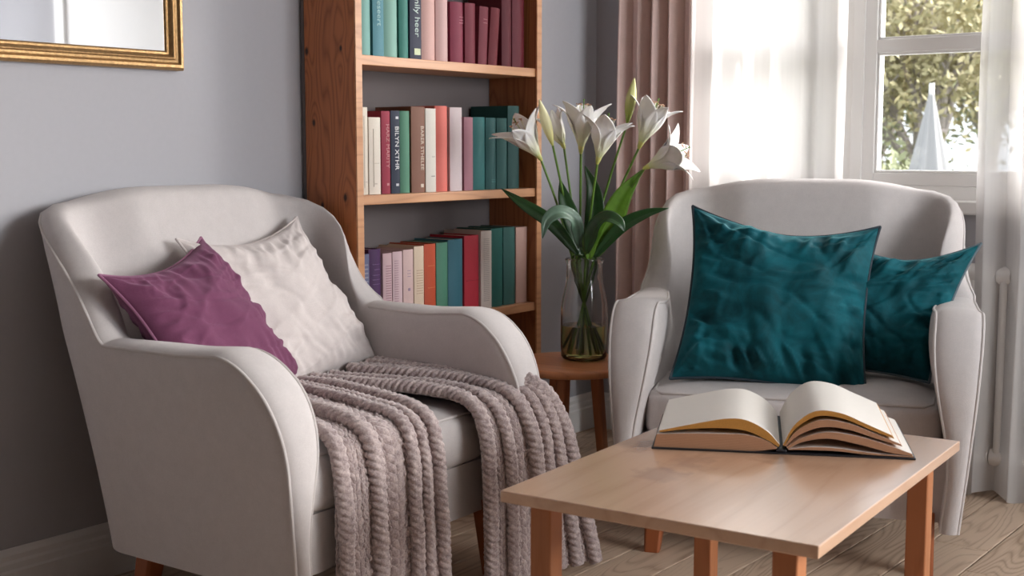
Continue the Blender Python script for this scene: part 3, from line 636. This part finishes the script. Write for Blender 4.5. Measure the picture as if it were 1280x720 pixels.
# ------------------------------------------------------------------ chunky throw
def throw():
    def sheet(mb, guides, nu, nv, seed, ropes, ribs=()):
        """guides: polylines running back to front and down; ribs: positions (0..1), width, height"""
        G = [catmull(g, nv) for g in guides]
        # resample by arclength
        GG = []
        for g in G:
            L = [0]
            for i in range(1, len(g)): L.append(L[-1]+(g[i]-g[i-1]).length)
            row = []
            j = 0
            for k in range(nv+1):
                s = L[-1]*k/nv
                while j < len(L)-2 and L[j+1] < s: j += 1
                d = L[j+1]-L[j] or 1; row.append(g[j].lerp(g[j+1], (s-L[j])/d))
            GG.append((row, L[-1]))
        m = len(GG)-1; P = []
        for i in range(nu+1):
            t = i/nu*m; a = min(int(t), m-1); f = t-a; f2 = f
            P.append([GG[a][0][k].lerp(GG[a+1][0][k], f2) for k in range(nv+1)])
        L = sum(x[1] for x in GG)/len(GG); out = []
        W = 0
        for i in range(nu+1):
            row = []
            for k in range(nv+1):
                p = P[i][k]; du = P[min(i+1, nu)][k]-P[max(i-1, 0)][k]; dv = P[i][min(k+1, nv)]-P[i][max(k-1, 0)]
                nn = dv.cross(du); nn = nn.normalized() if nn.length > 1e-12 else Vector((0, 0, 1))
                u = i/nu; s = L*k/nv; h = 0
                uw = u+.03*noise.noise(Vector((s*3.5, seed, u*2)))+.008*noise.noise(Vector((s*9, seed+5, u*3)))
                best = 9
                for (c, wd, ht, dr) in ribs:
                    cc = c+dr*(s/L)
                    q = (uw-cc)/wd
                    if abs(q) < 1:
                        rr = math.sqrt(1-q*q)
                        # knit chevrons on the rib
                        st = abs(math.sin(PI*(s/.0215)+abs(q)*1.9+(c*37)))
                        hh = ht*rr*(.50+.50*st**.8)-ht*.22*math.exp(-(q/.12)**2)*(.4+.6*st)
                        h = max(h, hh)
                if h < .004:
                    st = abs(math.sin(PI*s/.0145+math.floor(uw*46)*1.3))**.7*abs(math.sin(PI*uw*46))**.7*(.5+noise.noise(Vector((uw*30, s*60, seed)))); h = max(h, .009*st)
                h += .0022*noise.noise(p*90)-.004
                row.append(p+nn*h)
            out.append(row)
        mb.grid(out)
        cords = []
        for q, (c, Rr, dr) in enumerate(ropes):
            NT_, NS = 20, int(L/.0024); rows = []; pth = []; nm = []
            for k in range(NS+1):
                f = k/NS; u = c+dr*f+.022*noise.noise(Vector((f*3.1, seed, q)))+.008*noise.noise(Vector((f*8, seed+5, q))); u = max(.005, min(.995, u)); kk = f*nv; k0 = min(int(kk), nv-1); i0 = u*nu; i1 = min(int(i0), nu-1)
                g = lambda a, b: P[a][b]
                p = g(i1, k0).lerp(g(i1+1, k0), i0-i1).lerp(g(i1, k0+1).lerp(g(i1+1, k0+1), i0-i1), kk-k0)
                du = g(min(i1+6, nu), k0)-g(max(i1-6, 0), k0); dv = g(i1, min(k0+4, nv))-g(i1, max(k0-4, 0)); n_ = dv.cross(du); pth.append(p); nm.append(n_.normalized())
            for k in range(NS+1):
                n_ = sum(nm[max(0, k-5):k+6], Vector()).normalized(); tg = (pth[min(k+1, NS)]-pth[max(k-1, 0)]).normalized(); sd = tg.cross(n_).normalized()
                s_ = L*k/NS; R2 = Rr*(1+.12*noise.noise(Vector((s_*9, q, seed)))); cen = pth[k]+n_*R2*.62; row = []
                for j in range(NT_):
                    th_ = 2*PI*j/NT_; y_ = math.cos(th_); z_ = math.sin(th_); aq = abs(math.atan2(y_, max(z_, -.2)))
                    st = abs(math.sin(PI*s_/.0175+aq*1.7+(0 if y_ > 0 else 1.1)))
                    rr = R2*(.80+.32*st**.7-.18*math.exp(-(y_/.16)**2)*(z_ > 0))+.0026*noise.noise((cen+sd*y_*R2+n_*z_*R2)*170)
                    row.append(cen+sd*y_*rr*1.08+n_*z_*rr*.92)
                rows.append(row)
            m2 = MB(); m2.loft(rows); cords.append(m2)
        return cords
    mb = MB()
    # near fall, gathers towards the cushions
    A = [[(0.400, 1.960, 0.502), (0.550, 1.915, 0.494), (0.700, 1.905, 0.490), (0.804, 1.900, 0.472), (0.836, 1.900, 0.400), (0.842, 1.900, 0.250), (0.844, 1.895, 0.020)],
         [(0.380, 2.030, 0.507), (0.550, 1.990, 0.499), (0.700, 1.970, 0.494), (0.814, 1.965, 0.472), (0.852, 1.965, 0.400), (0.859, 1.970, 0.250), (0.864, 1.970, 0.020)],
         [(0.370, 2.100, 0.507), (0.550, 2.070, 0.502), (0.700, 2.050, 0.494), (0.814, 2.045, 0.472), (0.840, 2.050, 0.400), (0.844, 2.055, 0.250), (0.844, 2.060, 0.020)],
         [(0.370, 2.150, 0.507), (0.550, 2.150, 0.502), (0.700, 2.140, 0.494), (0.814, 2.150, 0.472), (0.856, 2.150, 0.400), (0.866, 2.150, 0.250), (0.874, 2.150, 0.020)],
         [(0.370, 2.190, 0.507), (0.550, 2.220, 0.502), (0.690, 2.235, 0.492), (0.804, 2.240, 0.468), (0.836, 2.240, 0.400), (0.844, 2.245, 0.250), (0.849, 2.255, 0.020)]]
    cords = sheet(mb, A, 200, 470, 1, [(.06, .0165, 0), (.35, .019, .03), (.70, .015, -.01), (.80, .013, -.01), (.95, .0165, 0)], [(.20, .05, .008, 0), (.58, .05, .010, -.02)])
    B = [[(.42, 2.22, .505), (.55, 2.27, .50), (.68, 2.345, .492), (.79, 2.385, .472), (.838, 2.39, .41), (.85, 2.395, .28), (.86, 2.39, .02)],
         [(.42, 2.30, .505), (.56, 2.35, .50), (.70, 2.42, .494), (.81, 2.45, .475), (.868, 2.455, .41), (.885, 2.46, .28), (.90, 2.455, .02)],
         [(.41, 2.38, .508), (.56, 2.43, .504), (.70, 2.49, .498), (.83, 2.52, .478), (.885, 2.53, .41), (.90, 2.54, .28), (.91, 2.56, .02)],
         [(.40, 2.45, .51), (.56, 2.49, .508), (.70, 2.53, .506), (.86, 2.565, .487), (.90, 2.59, .41), (.915, 2.61, .28), (.93, 2.65, .02)],
         [(.40, 2.50, .51), (.56, 2.53, .51), (.70, 2.55, .51), (.87, 2.585, .50), (.91, 2.64, .41), (.925, 2.68, .28), (.95, 2.755, .01)]]
    cords += sheet(mb, B, 210, 480, 7, [(.05, .0165, 0), (.26, .014, -.02), (.50, .0175, 0), (.66, .014, .0), (.80, .016, .0), (.96, .017, 0)], [(.15, .04, .008, 0), (.37, .04, .008, 0)])
    o = mb.build('knitted_throw', M['yarn'], smooth=True, sharp=180, fix=False)
    so = o.modifiers.new('s', 'SOLIDIFY'); so.thickness = .005; so.offset = 0
    for m2 in cords: m2.build('braided_rib', M['yarn'], o, smooth=True, sharp=180, fix=False)
    tag(o, 'chunky grey-mauve knitted throw in two ribbed falls over the left armchair seat', 'throw')
throw()

# ------------------------------------------------------------------ coffee table
def coffee_table():
    t = tag(empty('coffee_table', (1.38, 1.785, 0), .0), 'low rectangular light wood coffee table with the open book on it', 'coffee table')
    t.rotation_euler = (0, 0, math.radians(3.0)); t.rotation_euler = (0, 0, 0)
    # corners relative: slightly turned
    a = math.atan2(.045, .593); t.rotation_euler = (0, 0, a); W, L, H = .598, .86, .48
    s = MB(); s.box((0, 0, H-.022), (W, L, H)); s.build('table_top', M['table'], t, bevel=.0025, seg=3)
    for x0, y0 in ((.045, .03), (W-.085, .03), (.018, L-.07), (W-.085, L-.07)):
        mb = MB(); x1, y1 = x0+.044, y0+.044
        if x0 > .3: x0, x1 = x0-.004, x1-.004
        mb.box((x0, y0, 0), (x1, y1, H-.0225)); mb.build('leg', M['leg'], t, bevel=.004, seg=3)
coffee_table()

# ------------------------------------------------------------------ open book
def open_book():
    t = tag(empty('open_book', (1.662, 2.350, .4805), math.atan2(.235, .463)+.0), 'large open book with blank white pages and a black cover, lying on the coffee table', 'book')
    D = .33; hw = .262
    cv = MB()
    for sg in (-1, 1):
        cv.box((min(sg*.012, sg*hw), -.006, 0), (max(sg*.012, sg*hw), D+.006, .003))
    cv.box((-.013, -.006, 0), (.013, D+.006, .003)); cv.build('cover', M['black_cover'], t, bevel=.001)
    sp = MB(); sp.box((-.011, -.004, .0032), (.011, D+.004, .009)); sp.build('spine', M['black_cover'], t, bevel=.003)
    N = 40; NY = 10
    def stack(name, prof_top, prof_bot, mats, y0=0, y1=D, skew=0, parent=t, edge=1):
        """solid between two (x, z) curves, extruded along the spine"""
        mb = MB(); rows = []
        for j in range(NY+1):
            f = j/NY; y = lerp(y0, y1, f)
            rows.append((y, f))
        top = [[Vector((x+skew*f, y, z*(1-.0*f))) for (x, z) in prof_top] for y, f in rows]
        bot = [[Vector((x+skew*f, y, z)) for (x, z) in prof_bot] for y, f in rows]
        mb.grid(top, mi=0); mb.grid(bot, mi=1)
        mb.grid([top[0], bot[0]], mi=1); mb.grid([top[-1], bot[-1]], mi=1)
        mb.grid([[r[0] for r in top], [r[0] for r in bot]], mi=1); mb.grid([[r[-1] for r in top], [r[-1] for r in bot]], mi=1)
        return mb.build(name, mats, parent, smooth=True, sharp=30)
    def curve(pts, n=N): return [(p.x, p.y) for p in catmull([(a, b, 0) for a, b in pts], n)]
    P2 = [M['paper'], M['page_edge']]; PG = [M['paper'], M['paper_gold']]
    # left block
    stack('page_block', curve([(-.008, .012), (-.03, .026), (-.07, .036), (-.12, .036), (-.19, .034), (-.252, .030)]), curve([(-.010, .0095), (-.05, .0035), (-.1, .0034), (-.16, .0034), (-.22, .0034), (-.258, .0034)]), P2)
    stack('page_sheaf', curve([(-.003, .018), (-.03, .046), (-.07, .066), (-.11, .068), (-.17, .056), (-.248, .0375)]), curve([(-.006, .0135), (-.03, .0275), (-.07, .044), (-.12, .048), (-.19, .043), (-.245, .0345)]), PG)
    # right block and fanned sheaves
    stack('page_block', curve([(.010, .014), (.04, .034), (.09, .048), (.15, .042), (.21, .026), (.256, .0105)]), curve([(.014, .0105), (.04, .025), (.09, .035), (.15, .026), (.21, .012), (.256, .006)]), P2)
    stack('page_sheaf', curve([(.006, .016), (.03, .048), (.075, .072), (.13, .068), (.185, .048), (.232, .030)]), curve([(.010, .016), (.035, .040), (.08, .058), (.13, .055), (.185, .039), (.236, .025)]), P2)
    stack('page_sheaf', curve([(.003, .018), (.025, .060), (.065, .090), (.115, .088), (.165, .068), (.215, .047)]), curve([(.006, .017), (.028, .053), (.070, .080), (.12, .077), (.17, .058), (.22, .040)]), PG)
    # thin lowest leaves over the cover
    stack('page_sheaf', curve([(.014, .010), (.06, .016), (.11, .016), (.16, .011), (.21, .0075), (.258, .006)]), curve([(.014, .0085), (.06, .010), (.11, .010), (.16, .006), (.21, .0045), (.258, .0035)]), P2)
open_book()

# ------------------------------------------------------------------ side table
ST = Vector((.548, 3.21, 0))
def side_table():
    t = tag(empty('side_table', ST), 'small round three-legged wooden side table holding the vase, between the armchairs', 'side table')
    s = MB(); r = .20; s.lathe([(0.001, .416), (r-.012, .416), (r-.003, .419), (r, .425), (r, .432), (r-.003, .438), (r-.010, .44), (0.001, .44)], 64)
    s.build('table_top', M['stool'], t, smooth=True, sharp=50)
    for a in (-1.3, .79, 2.89):
        d = Vector((math.cos(a), math.sin(a), 0)); mb = leg_mesh(d*.075+Vector((0, 0, .416)), d*.11, .0165, .014); mb.build('leg', M['leg'], t, bevel=.003)
        b = MB(); 
    a = MB(); a.lathe([(.001, .400), (.085, .400), (.085, .4155), (.001, .4155)], 24); a.build('hub', M['leg'], t, smooth=True)
side_table()

# ------------------------------------------------------------------ vase
VC = Vector((.552, 3.268, .4402))
def vase():
    t = tag(empty('vase', VC), 'clear glass bottle vase half filled with greenish water, on the side table', 'vase')
    outer = [(.001, 0), (.055, 0), (.066, .004), (.0715, .012), (.073, .04), (.0735, .13), (.072, .17), (.067, .20), (.059, .232), (.056, .248), (.0575, .254), (.056, .260), (.0555, .30), (.059, .306), (.061, .311), (.059, .316)]
    inner = [(.055, .316), (.0525, .305), (.0525, .26), (.053, .248), (.056, .23), (.0635, .20), (.0685, .17), (.070, .13), (.0695, .04), (.067, .016), (.058, .009), (.001, .008)]
    mb = MB(); mb.lathe(outer+inner, 64); mb.build('glass_body', M['vase'], t, smooth=True, sharp=60)
    w_ = MB(); w_.lathe([(.001, .0085), (.0575, .0095), (.0665, .0165), (.0691, .04), (.0695, .108), (.001, .108)], 48); w_.build('water', M['water'], t, smooth=True, sharp=50)
    return t
vase()

# ------------------------------------------------------------------ lilies
EYE = Vector((2.778, 0, 1.1)); EYE_M = Matrix.Rotation(.6547992, 3, 'Z') @ Matrix.Rotation(PI/2-.1101770, 3, 'X')
def at(u, v, dep):
    d = EYE_M @ Vector(((u-640)/1600, (360-v)/1600, -1)); f = Vector((-.609, .79317, 0)); return EYE+d*(dep/d.dot(f))
def set_along(o, vals):
    a = o.data.attributes.new('along', 'FLOAT', 'POINT'); a.data.foreach_set('value', vals)
def petal(parent, frame, L, W, flare, curl, ang, mat, seed, name='petal', open_=1.0):
    NU, NV = 22, 10; P = []; vals = []
    rn = random.Random(seed)
    tw = rn.uniform(-.15, .15)
    for i in range(NU+1):
        t = i/NU; z = L*(t-.28*curl*max(0, t-.55)**2*4); r = .005+.016*sstep(0, .35, t)+flare*max(0, t-.25)**1.9
        wd = W*(math.sin(PI*min(1, (t*.93+.05))**.85)**.85)*(.35+.65*sstep(0, .5, t)) if t < 1 else .001
        if i == NU: wd = .0008
        row = []
        for j in range(NV+1):
            v = -1+2*j/NV; fold = (1-sstep(.1, .8, t))
            rr = max(.006, r); phi = v*wd/ max(rr, .012)*fold*.75
            # wrap around the tube near the base, open flat at the tip
            side = v*wd*(1-fold)+rr*math.sin(phi)
            rad = rr*math.cos(phi)*(1)-(v*v)*wd*.18*(1-fold)+.003*math.sin(v*7+t*9+seed)*sstep(.4, 1, t)*abs(v)-.0022*math.exp(-(v/.2)**2)*(1-fold)
            a = ang+tw*t
            row.append(frame @ Vector((rad*math.cos(a)-side*math.sin(a), rad*math.sin(a)+side*math.cos(a), z+.004*v*v*(1-t))))
            vals.append(t)
        P.append(row)
    mb = MB(); mb.grid(P); o = mb.build(name, mat, parent, smooth=True, sharp=180, fix=False); set_along(o, vals)
    s = o.modifiers.new('s', 'SOLIDIFY'); s.thickness = .0014; s.offset = 0
    return o
def frame_from(base, tip, roll=0):
    z = (Vector(tip)-Vector(base)).normalized(); q = z.to_track_quat('Z', 'Y'); return Matrix.Translation(Vector(base)) @ q.to_matrix().to_4x4() @ Matrix.Rotation(roll, 4, 'Z')
def stem_to(parent, base, k, mat, r=.0035, mid=None):
    """from the flower base down through the vase neck to the vase floor"""
    a = 2*PI*k/9+.5; neck = VC+Vector((.034*math.cos(a), .034*math.sin(a), .30)); ft = VC+Vector((-.044*math.cos(a), -.044*math.sin(a), .02))
    b = Vector(base); m = b.lerp(neck, .5)+Vector((0, 0, .02)) if mid is None else Vector(mid)
    pts = catmull([b, m, neck, ft], 26); mb = MB(); mb.tube(pts, [lerp(r, r*1.15, i/26) for i in range(27)], 8); return mb.build('stem', mat, parent, smooth=True)
def leaf(parent, pts, W, mat, droop=.2, nrm=(0, -.3, 1), name='leaf'):
    """lance-shaped leaf along a spine curve"""
    n = 26; C_ = catmull(pts, n); P = []; up = Vector(nrm).normalized()
    for i, c in enumerate(C_):
        tg = (C_[min(i+1, n)]-C_[max(i-1, 0)]).normalized(); sd = tg.cross(up)
        sd = sd.normalized() if sd.length > 1e-5 else Vector((1, 0, 0)); nn = sd.cross(tg)
        t = i/n; wd = W*(math.sin(PI*min(1, t*.96+.04)**.8))**.9 if i < n else .0006
        P.append([c+sd*wd*v+nn*(-abs(v)*wd*droop*-1-.0025*math.exp(-(v/.15)**2)+.0012*math.sin(v*14)) for v in [-1+j/4 for j in range(9)]])
    mb = MB(); mb.grid(P); o = mb.build(name, mat, parent, smooth=True, sharp=180, fix=False)
    s = o.modifiers.new('s', 'SOLIDIFY'); s.thickness = .0014; s.offset = 0; return o
def lily(label, base, tip, k, L, flare=.11, W=.026, curl=.5, roll=0, dep=3.86, ddep=0, n=6, stam=True, angs=None, smat='stem', bent=None):
    B = at(*base, dep); Tp = at(*tip, dep+ddep)
    t = tag(empty('lily', B), label, 'flower', 'white lilies in the glass vase')
    inv = Matrix.Translation(-B); fr = inv @ frame_from(B, Tp, roll)
    for i in range(n):
        inner = i % 2 == 0; a = angs[i] if angs else 2*PI*i/n
        petal(t, fr, L*(1 if inner else .96), W*(1.15 if inner else .85), flare*(1 if inner else 1.1), curl*(1 if inner else 1.25), a, M['petal'], i+k*7, open_=1)
    if stam:
        for i in range(6):
            a = 2*PI*i/6+.3; pts = [fr @ Vector((.003*math.cos(a), .003*math.sin(a), .02)), fr @ Vector((.010*math.cos(a), .010*math.sin(a), L*.5)), fr @ Vector((.021*math.cos(a), .021*math.sin(a), L*.86))]
            mb = MB(); mb.tube(catmull(pts, 10), .0012, 6); fl = mb.build('stamen', M['filament'], t, smooth=True)
            e = pts[-1]; d = (fr.to_3x3() @ Vector((-math.sin(a), math.cos(a), .25))).normalized()*.008; am = MB(); am.tube([e-d, e-d*.5, e, e+d*.5, e+d], [.0006, .0017, .0019, .0017, .0006], 8); am.build('anther', M['anther'], fl, smooth=True)
        mb = MB(); mb.tube([fr @ Vector((0, 0, .02)), fr @ Vector((.002, 0, L*.92)), fr @ Vector((.003, 0, L*.95))], [.0016, .0016, .0036], 8); mb.build('pistil', M['stem'], t, smooth=True)
    hub = MB(); hub.tube([fr @ Vector((0, 0, z)) for z in (-.006, 0, .012, .03)], [.0035, .0055, .0085, .0105], 12); hb = hub.build('flower_base', M['bud_pale'], t, smooth=True)
    set_along(hb, [0]*12+[.0]*12+[.1]*12+[.25]*12)
    st = MB(); stem = stem_to(None, B, k, M[smat]); 
    stem.parent = t; stem.data.transform(inv); return t
def bud(label, base, tip, k, r, mat, dep=3.86, smat='stem', ddep=0):
    B = at(*base, dep); Tp = at(*tip, dep+ddep); t = tag(empty('lily_bud', B), label, 'flower bud', 'lily buds in the glass vase')
    inv = Matrix.Translation(-B); fr = inv @ frame_from(B, Tp); L = (Tp-B).length; mb = MB(); rows = []; vals = []
    for i in range(25):
        f = i/24; rr = r*(math.sin(PI*min(1, .06+.93*f)**1.0)**.62)*(.62+.38*math.sin(PI*f)) if i < 24 else .0006
        row = []
        for j in range(24):
            a = 2*PI*j/24; g = 1-.10*abs(math.sin(a*1.5))**.3*0-.07*(math.cos(3*a)**8)*math.sin(PI*f)
            row.append(fr @ Vector((rr*g*math.cos(a), rr*g*math.sin(a), L*f))); vals.append(f)
        rows.append(row)
    mb.grid(rows, closed_v=True); o = mb.build('bud', mat, t, smooth=True, sharp=180, fix=False); set_along(o, vals)
    s = stem_to(None, B, k, M[smat]); s.parent = t; s.data.transform(inv); return t
lily('white lily facing left, lowest on the left side of the bouquet', (676, 199), (634, 138), 5, .155, .125, .037, .3, roll=.6, ddep=-.03)
bud('pale yellow-green lily bud on the left side of the bouquet', (691, 182), (674, 124), 4, .0155, M['bud_pale'], dep=3.82)
lily('narrow half-open white lily just right of the pale bud', (705, 184), (683, 136), 6, .125, .040, .017, .3, roll=.2, dep=3.9, stam=False)
lily('upright white lily with two spread petals and visible stamens, centre left of the bouquet', (726, 190), (731, 110), 3, .165, .115, .037, .5, roll=.1)
lily('upright white lily in the centre, slightly lower than its left neighbour', (747, 203), (765, 130), 7, .155, .105, .037, .5, roll=.9, dep=3.8)
bud('tall green closed lily bud, the highest in the bouquet', (784, 154), (793, 97), 2, .0165, M['bud'], dep=3.92)
lily('white lily turned up and to the right, above the lowest right one', (799, 184), (829, 112), 8, .165, .10, .037, .5, roll=.4, dep=3.88)
lily('white lily facing right, lowest on the right side of the bouquet', (806, 210), (868, 182), 1, .155, .12, .037, .55, roll=1.2, ddep=-.05, dep=3.8)
def foliage(label, pts, W, mat, k, nrm=(0, -.3, 1), droop=.2):
    P = [at(u, v, d) for u, v, d in pts]; t = tag(empty('leaf_stalk', P[0]), label, 'leaf', 'lily leaves in the glass vase'); inv = Matrix.Translation(-P[0])
    leaf(t, [inv @ p for p in P], W, mat, droop, nrm)
    a = 2*PI*k/7+.2; neck = VC+Vector((.040*math.cos(a), .040*math.sin(a), .30)); ft = VC+Vector((-.05*math.cos(a), -.05*math.sin(a), .03))
    mb = MB(); mb.tube([inv @ p for p in catmull([P[0], neck, ft], 16)], .003, 8); mb.build('stalk', M['stem_dark'], t, smooth=True)
V = Vector((.609*1, -.793, 0))
cv = (.61, -.79, .35)
foliage('long dark leaf reaching far left over the bookcase edge', [(722, 318, 3.84), (690, 280, 3.84), (655, 256, 3.86), (627, 236, 3.9)], .021, M['leaf'], 0, cv)
foliage('broad grey-green leaf drooping on the left', [(725, 310, 3.80), (718, 276, 3.77), (700, 266, 3.74), (684, 276, 3.72), (678, 298, 3.71)], .026, M['leaf_gray'], 1, (.5, -.6, .7))
foliage('dark upright leaf left of centre', [(728, 322, 3.86), (716, 280, 3.87), (706, 250, 3.88), (700, 224, 3.9)], .027, M['leaf'], 2, (.7, -.75, .1))
foliage('dark upright leaf behind the central stems', [(734, 322, 3.90), (742, 280, 3.91), (742, 240, 3.92), (731, 207, 3.93)], .030, M['leaf'], 3, (.7, -.75, .1))
foliage('bright green broad leaf rising to the right', [(744, 320, 3.86), (762, 280, 3.85), (778, 245, 3.84), (803, 212, 3.84)], .036, M['leaf_bright'], 4, (.7, -.72, .0))
foliage('dark leaf stretching far right with a curled tip', [(742, 322, 3.84), (775, 285, 3.84), (805, 268, 3.83), (836, 260, 3.82)], .020, M['leaf'], 5, cv)
foliage('drooping green leaf at the front over the vase neck', [(733, 316, 3.78), (742, 286, 3.75), (758, 272, 3.72), (774, 278, 3.70), (781, 290, 3.70)], .026, M['leaf'], 6, (.5, -.6, .7))
foliage('short mid-green leaf low in the centre', [(736, 324, 3.80), (738, 300, 3.79), (748, 282, 3.78), (764, 268, 3.78)], .024, M['leaf_bright'], 3.5, (.7, -.7, .2))

# ------------------------------------------------------------------ curtains
def curtain(name, label, x0, x1, y0, z0, z1, waves, amp, mat, seed, flare=0, thick=0, asym=0, hang=0):
    mb = MB(); rn = random.Random(seed); NX = int((x1-x0)*260)+40; NZ = 60; ph = [rn.uniform(-.6, .6) for _ in range(60)]; am = [rn.uniform(.55, 1.1) for _ in range(60)]
    P = []
    for i in range(NX+1):
        f = i/NX; row = []
        for k in range(NZ+1):
            h = k/NZ; z = lerp(z0, z1, h); lo = 1-h
            wv = f*waves; c = int(wv); fr_ = wv-c
            a = lerp(am[c], am[c+1], sstep(0, 1, fr_)); p = lerp(ph[c], ph[c+1], fr_)
            ang = 2*PI*wv+p*(.7+.5*lo)
            y = y0-amp*a*(.6+.5*lo)*math.sin(ang)+.006*noise.noise(Vector((f*9, z*1.3, seed)))
            x = lerp(x0-flare*lo*.4, x1+flare*lo, f)+.35*amp*math.sin(2*ang)*.5+.012*noise.noise(Vector((f*5, z*1.1, seed+4)))
            zz = z+(.012*math.sin(ang*.5+seed) if k == 0 else 0)
            row.append(Vector((x, y, zz)))
        P.append(row)
    mb.grid(P); o = mb.build(name, mat, smooth=True, sharp=180, fix=False); tag(o, label, 'curtain')
    if thick: s = o.modifiers.new('s', 'SOLIDIFY'); s.thickness = thick
    return o
curtain('drape', 'dusty pink heavy drape hanging left of the window', .17, .50, 4.045, .02, 2.55, 4.6, .036, M['pink_drape'], 3, thick=.003)
curtain('sheer_curtain', 'white sheer curtain covering the left half of the window beside the pink drape', .475, 1.068, 4.03, .03, 2.55, 5.2, .026, M['sheer'], 8, flare=-.01)
curtain('sheer_curtain', 'white sheer curtain hanging to the floor at the right edge of the window', 1.50, 2.25, 4.03, .008, 2.55, 6.5, .030, M['sheer_light'], 12, flare=.0)

rod = MB(); rod.tube([(.08, 4.04, 2.57), (1.2, 4.04, 2.57), (2.5, 4.04, 2.57)], .012, 12)
tag(rod.build('curtain_rod', M['white_trim'], smooth=True, sharp=50), 'white curtain rod above the window carrying the drape and sheers', 'curtain rod')
# ------------------------------------------------------------------ radiator
def radiator():
    t = tag(empty('radiator', (1.12, 4.075, 0)), 'white column radiator under the window, partly behind the right sheer curtain', 'radiator')
    x = -.36; n = 0
    while x < 1.05:
        mb = MB()
        for dy in (-.028, .028):
            mb.tube([(x, dy, z) for z in (.12, .16, .66, .70)], [.011, .013, .013, .011], 10)
        for zc in (.13, .70):
            ring = []
            for xx in (-.021, .021):
                ring.append([Vector((x+xx, .044*math.cos(2*PI*k/16), zc+.034*math.sin(2*PI*k/16))) for k in range(16)])
            mb.loft(ring)
        mb.build('column', M['radiator'], t, smooth=True, sharp=50, bevel=0); x += .046; n += 1
    for s in (-.30, .98):
        mb = MB(); mb.box((s-.01, -.03, 0), (s+.01, .03, .11)); mb.build('foot', M['radiator'], t, bevel=.003)
radiator()

# ------------------------------------------------------------------ garden outside
def garden():
    g = MB(); g.box((-16, WY+.3, -.7), (14, 26, -.5)); tag(g.build('lawn', plain('lawn', srgb(70, 84, 50), .95, .3, 20, .3)), 'green lawn outside behind the window', 'lawn', kind='stuff')
    lm = []
    for nm, c in (('yellow', (178, 168, 128)), ('olive', (150, 154, 116)), ('green', (98, 116, 92))): lm.append(plain(nm+'_leaves', srgb(*c), .7, 0, 5, .25))
    bark = plain('grey_bark', srgb(168, 158, 152), .9, .5, 30, .3)
    def tree(x, y, h, spread, mat, seed, dens, label, low=0.0, cat='tree', leafsize=.05):
        rn = random.Random(seed); t = tag(empty('tree' if cat == 'tree' else 'bush', (x, y, -.5)), label, cat, 'garden trees and bushes outside the window'); br = MB(); tips = []
        def grow(p, d, L, r, lev):
            q = p+d*L; mid = (p+q)/2+Vector([rn.uniform(-.06, .06)*L for _ in range(3)]); br.tube([p, mid, q], [r, r*.85, r*.65], 6)
            if lev >= 2: tips.extend([mid, q])
            if lev == 4: return
            for _ in range(3 if lev else 5):
                dd = (d+Vector((rn.uniform(-1, 1), rn.uniform(-1, 1), rn.uniform(-.35, .7)))*(.85)).normalized(); grow(p.lerp(q, rn.uniform(.55, 1)), dd, L*rn.uniform(.6, .8), r*.6, lev+1)
        grow(Vector((0, 0, 0)), Vector((0, 0, 1)), h*.33, h*.022, 0); br.build('trunk', bark, t, smooth=True)
        lf = MB()
        for p in tips:
            for _ in range(dens):
                c = p+Vector([rn.gauss(0, spread) for _ in range(3)])
                if c.z < low: continue
                a = Vector([rn.uniform(-1, 1) for _ in range(3)]).normalized(); b = a.orthogonal().normalized(); b.rotate(Matrix.Rotation(rn.uniform(0, 6.28), 3, a)); e = a.cross(b); s = leafsize*rn.uniform(.6, 1.3)
                lf.add([c-b*s, c+e*s*.45, c+b*s, c-e*s*.45], [(0, 1, 2, 3)])
        if dens: lf.build('foliage', mat, t, fix=False)
    tree(-2.1, 13.5, 4.6, .30, lm[0], 1, 22, 'yellowing autumn tree outside, seen in the middle of the window')
    tree(-3.6, 14.5, 4.2, .3, lm[1], 2, 26, 'olive green tree outside, left behind the window panes')
    tree(-.9, 15.5, 5.0, .28, lm[0], 3, 20, 'pale yellow tree outside, right behind the window panes')
    tree(-2.6, 17.5, 6.4, .1, lm[0], 4, 0, 'bare grey branching tree outside, rising behind the yellow tree')
    tree(-1.1, 18.5, 6.8, .1, lm[0], 8, 0, 'bare tree outside at the upper right of the window')
    tree(-3.9, 11.6, 2.0, .22, lm[2], 5, 10, 'green bush outside at the lower left of the window pane', cat='bush')
    tree(-1.55, 11.2, 1.7, .2, lm[1], 6, 9, 'olive bush outside at the lower right of the window pane', cat='bush')
    tree(-2.9, 12.4, 2.3, .25, lm[1], 9, 10, 'low bush outside behind the pale reflection cone', cat='bush')
    tree(-3.2, 19.5, 5.2, .42, lm[1], 11, 26, 'hazy olive tree outside, farthest back behind the bare one', leafsize=.07)
    tree(-5.6, 20.5, 5.4, .42, lm[0], 12, 26, 'hazy yellow tree outside, far left behind the panes', leafsize=.07)
    # pale cone added in place of a curtain reflection in the pane
    P = Vector((-.56, 9.4, -.5)); t = tag(empty('pane_reflection_cone', P), 'pale pointed cone outside the window, made up in place of a reflection in its glass', 'reflection stand-in')
    mb = MB(); rows = []
    for i in range(21):
        f = i/20; rr = .012+.23*f**1.1; rows.append([Vector((rr*(1+.12*math.cos(8*a))*math.cos(a), rr*(1+.12*math.cos(8*a))*math.sin(a), 2.03-1.05*f)) for a in [2*PI*k/48 for k in range(48)]])
    mb.loft(rows); mb.build('cone', plain('pale_reflection_tone', srgb(158, 156, 156), .8, .1, 60), t, smooth=True, sharp=180)
    mb = MB(); mb.tube([(0, 0, 0), (0, 0, 2.06)], .02, 10); mb.build('pole', M['white_trim'], t)
    mb = MB(); mb.lathe([(.001, 0), (.2, 0), (.2, .05), (.03, .08), (.001, .08)], 24); mb.build('base', M['white_trim'], t)
garden()
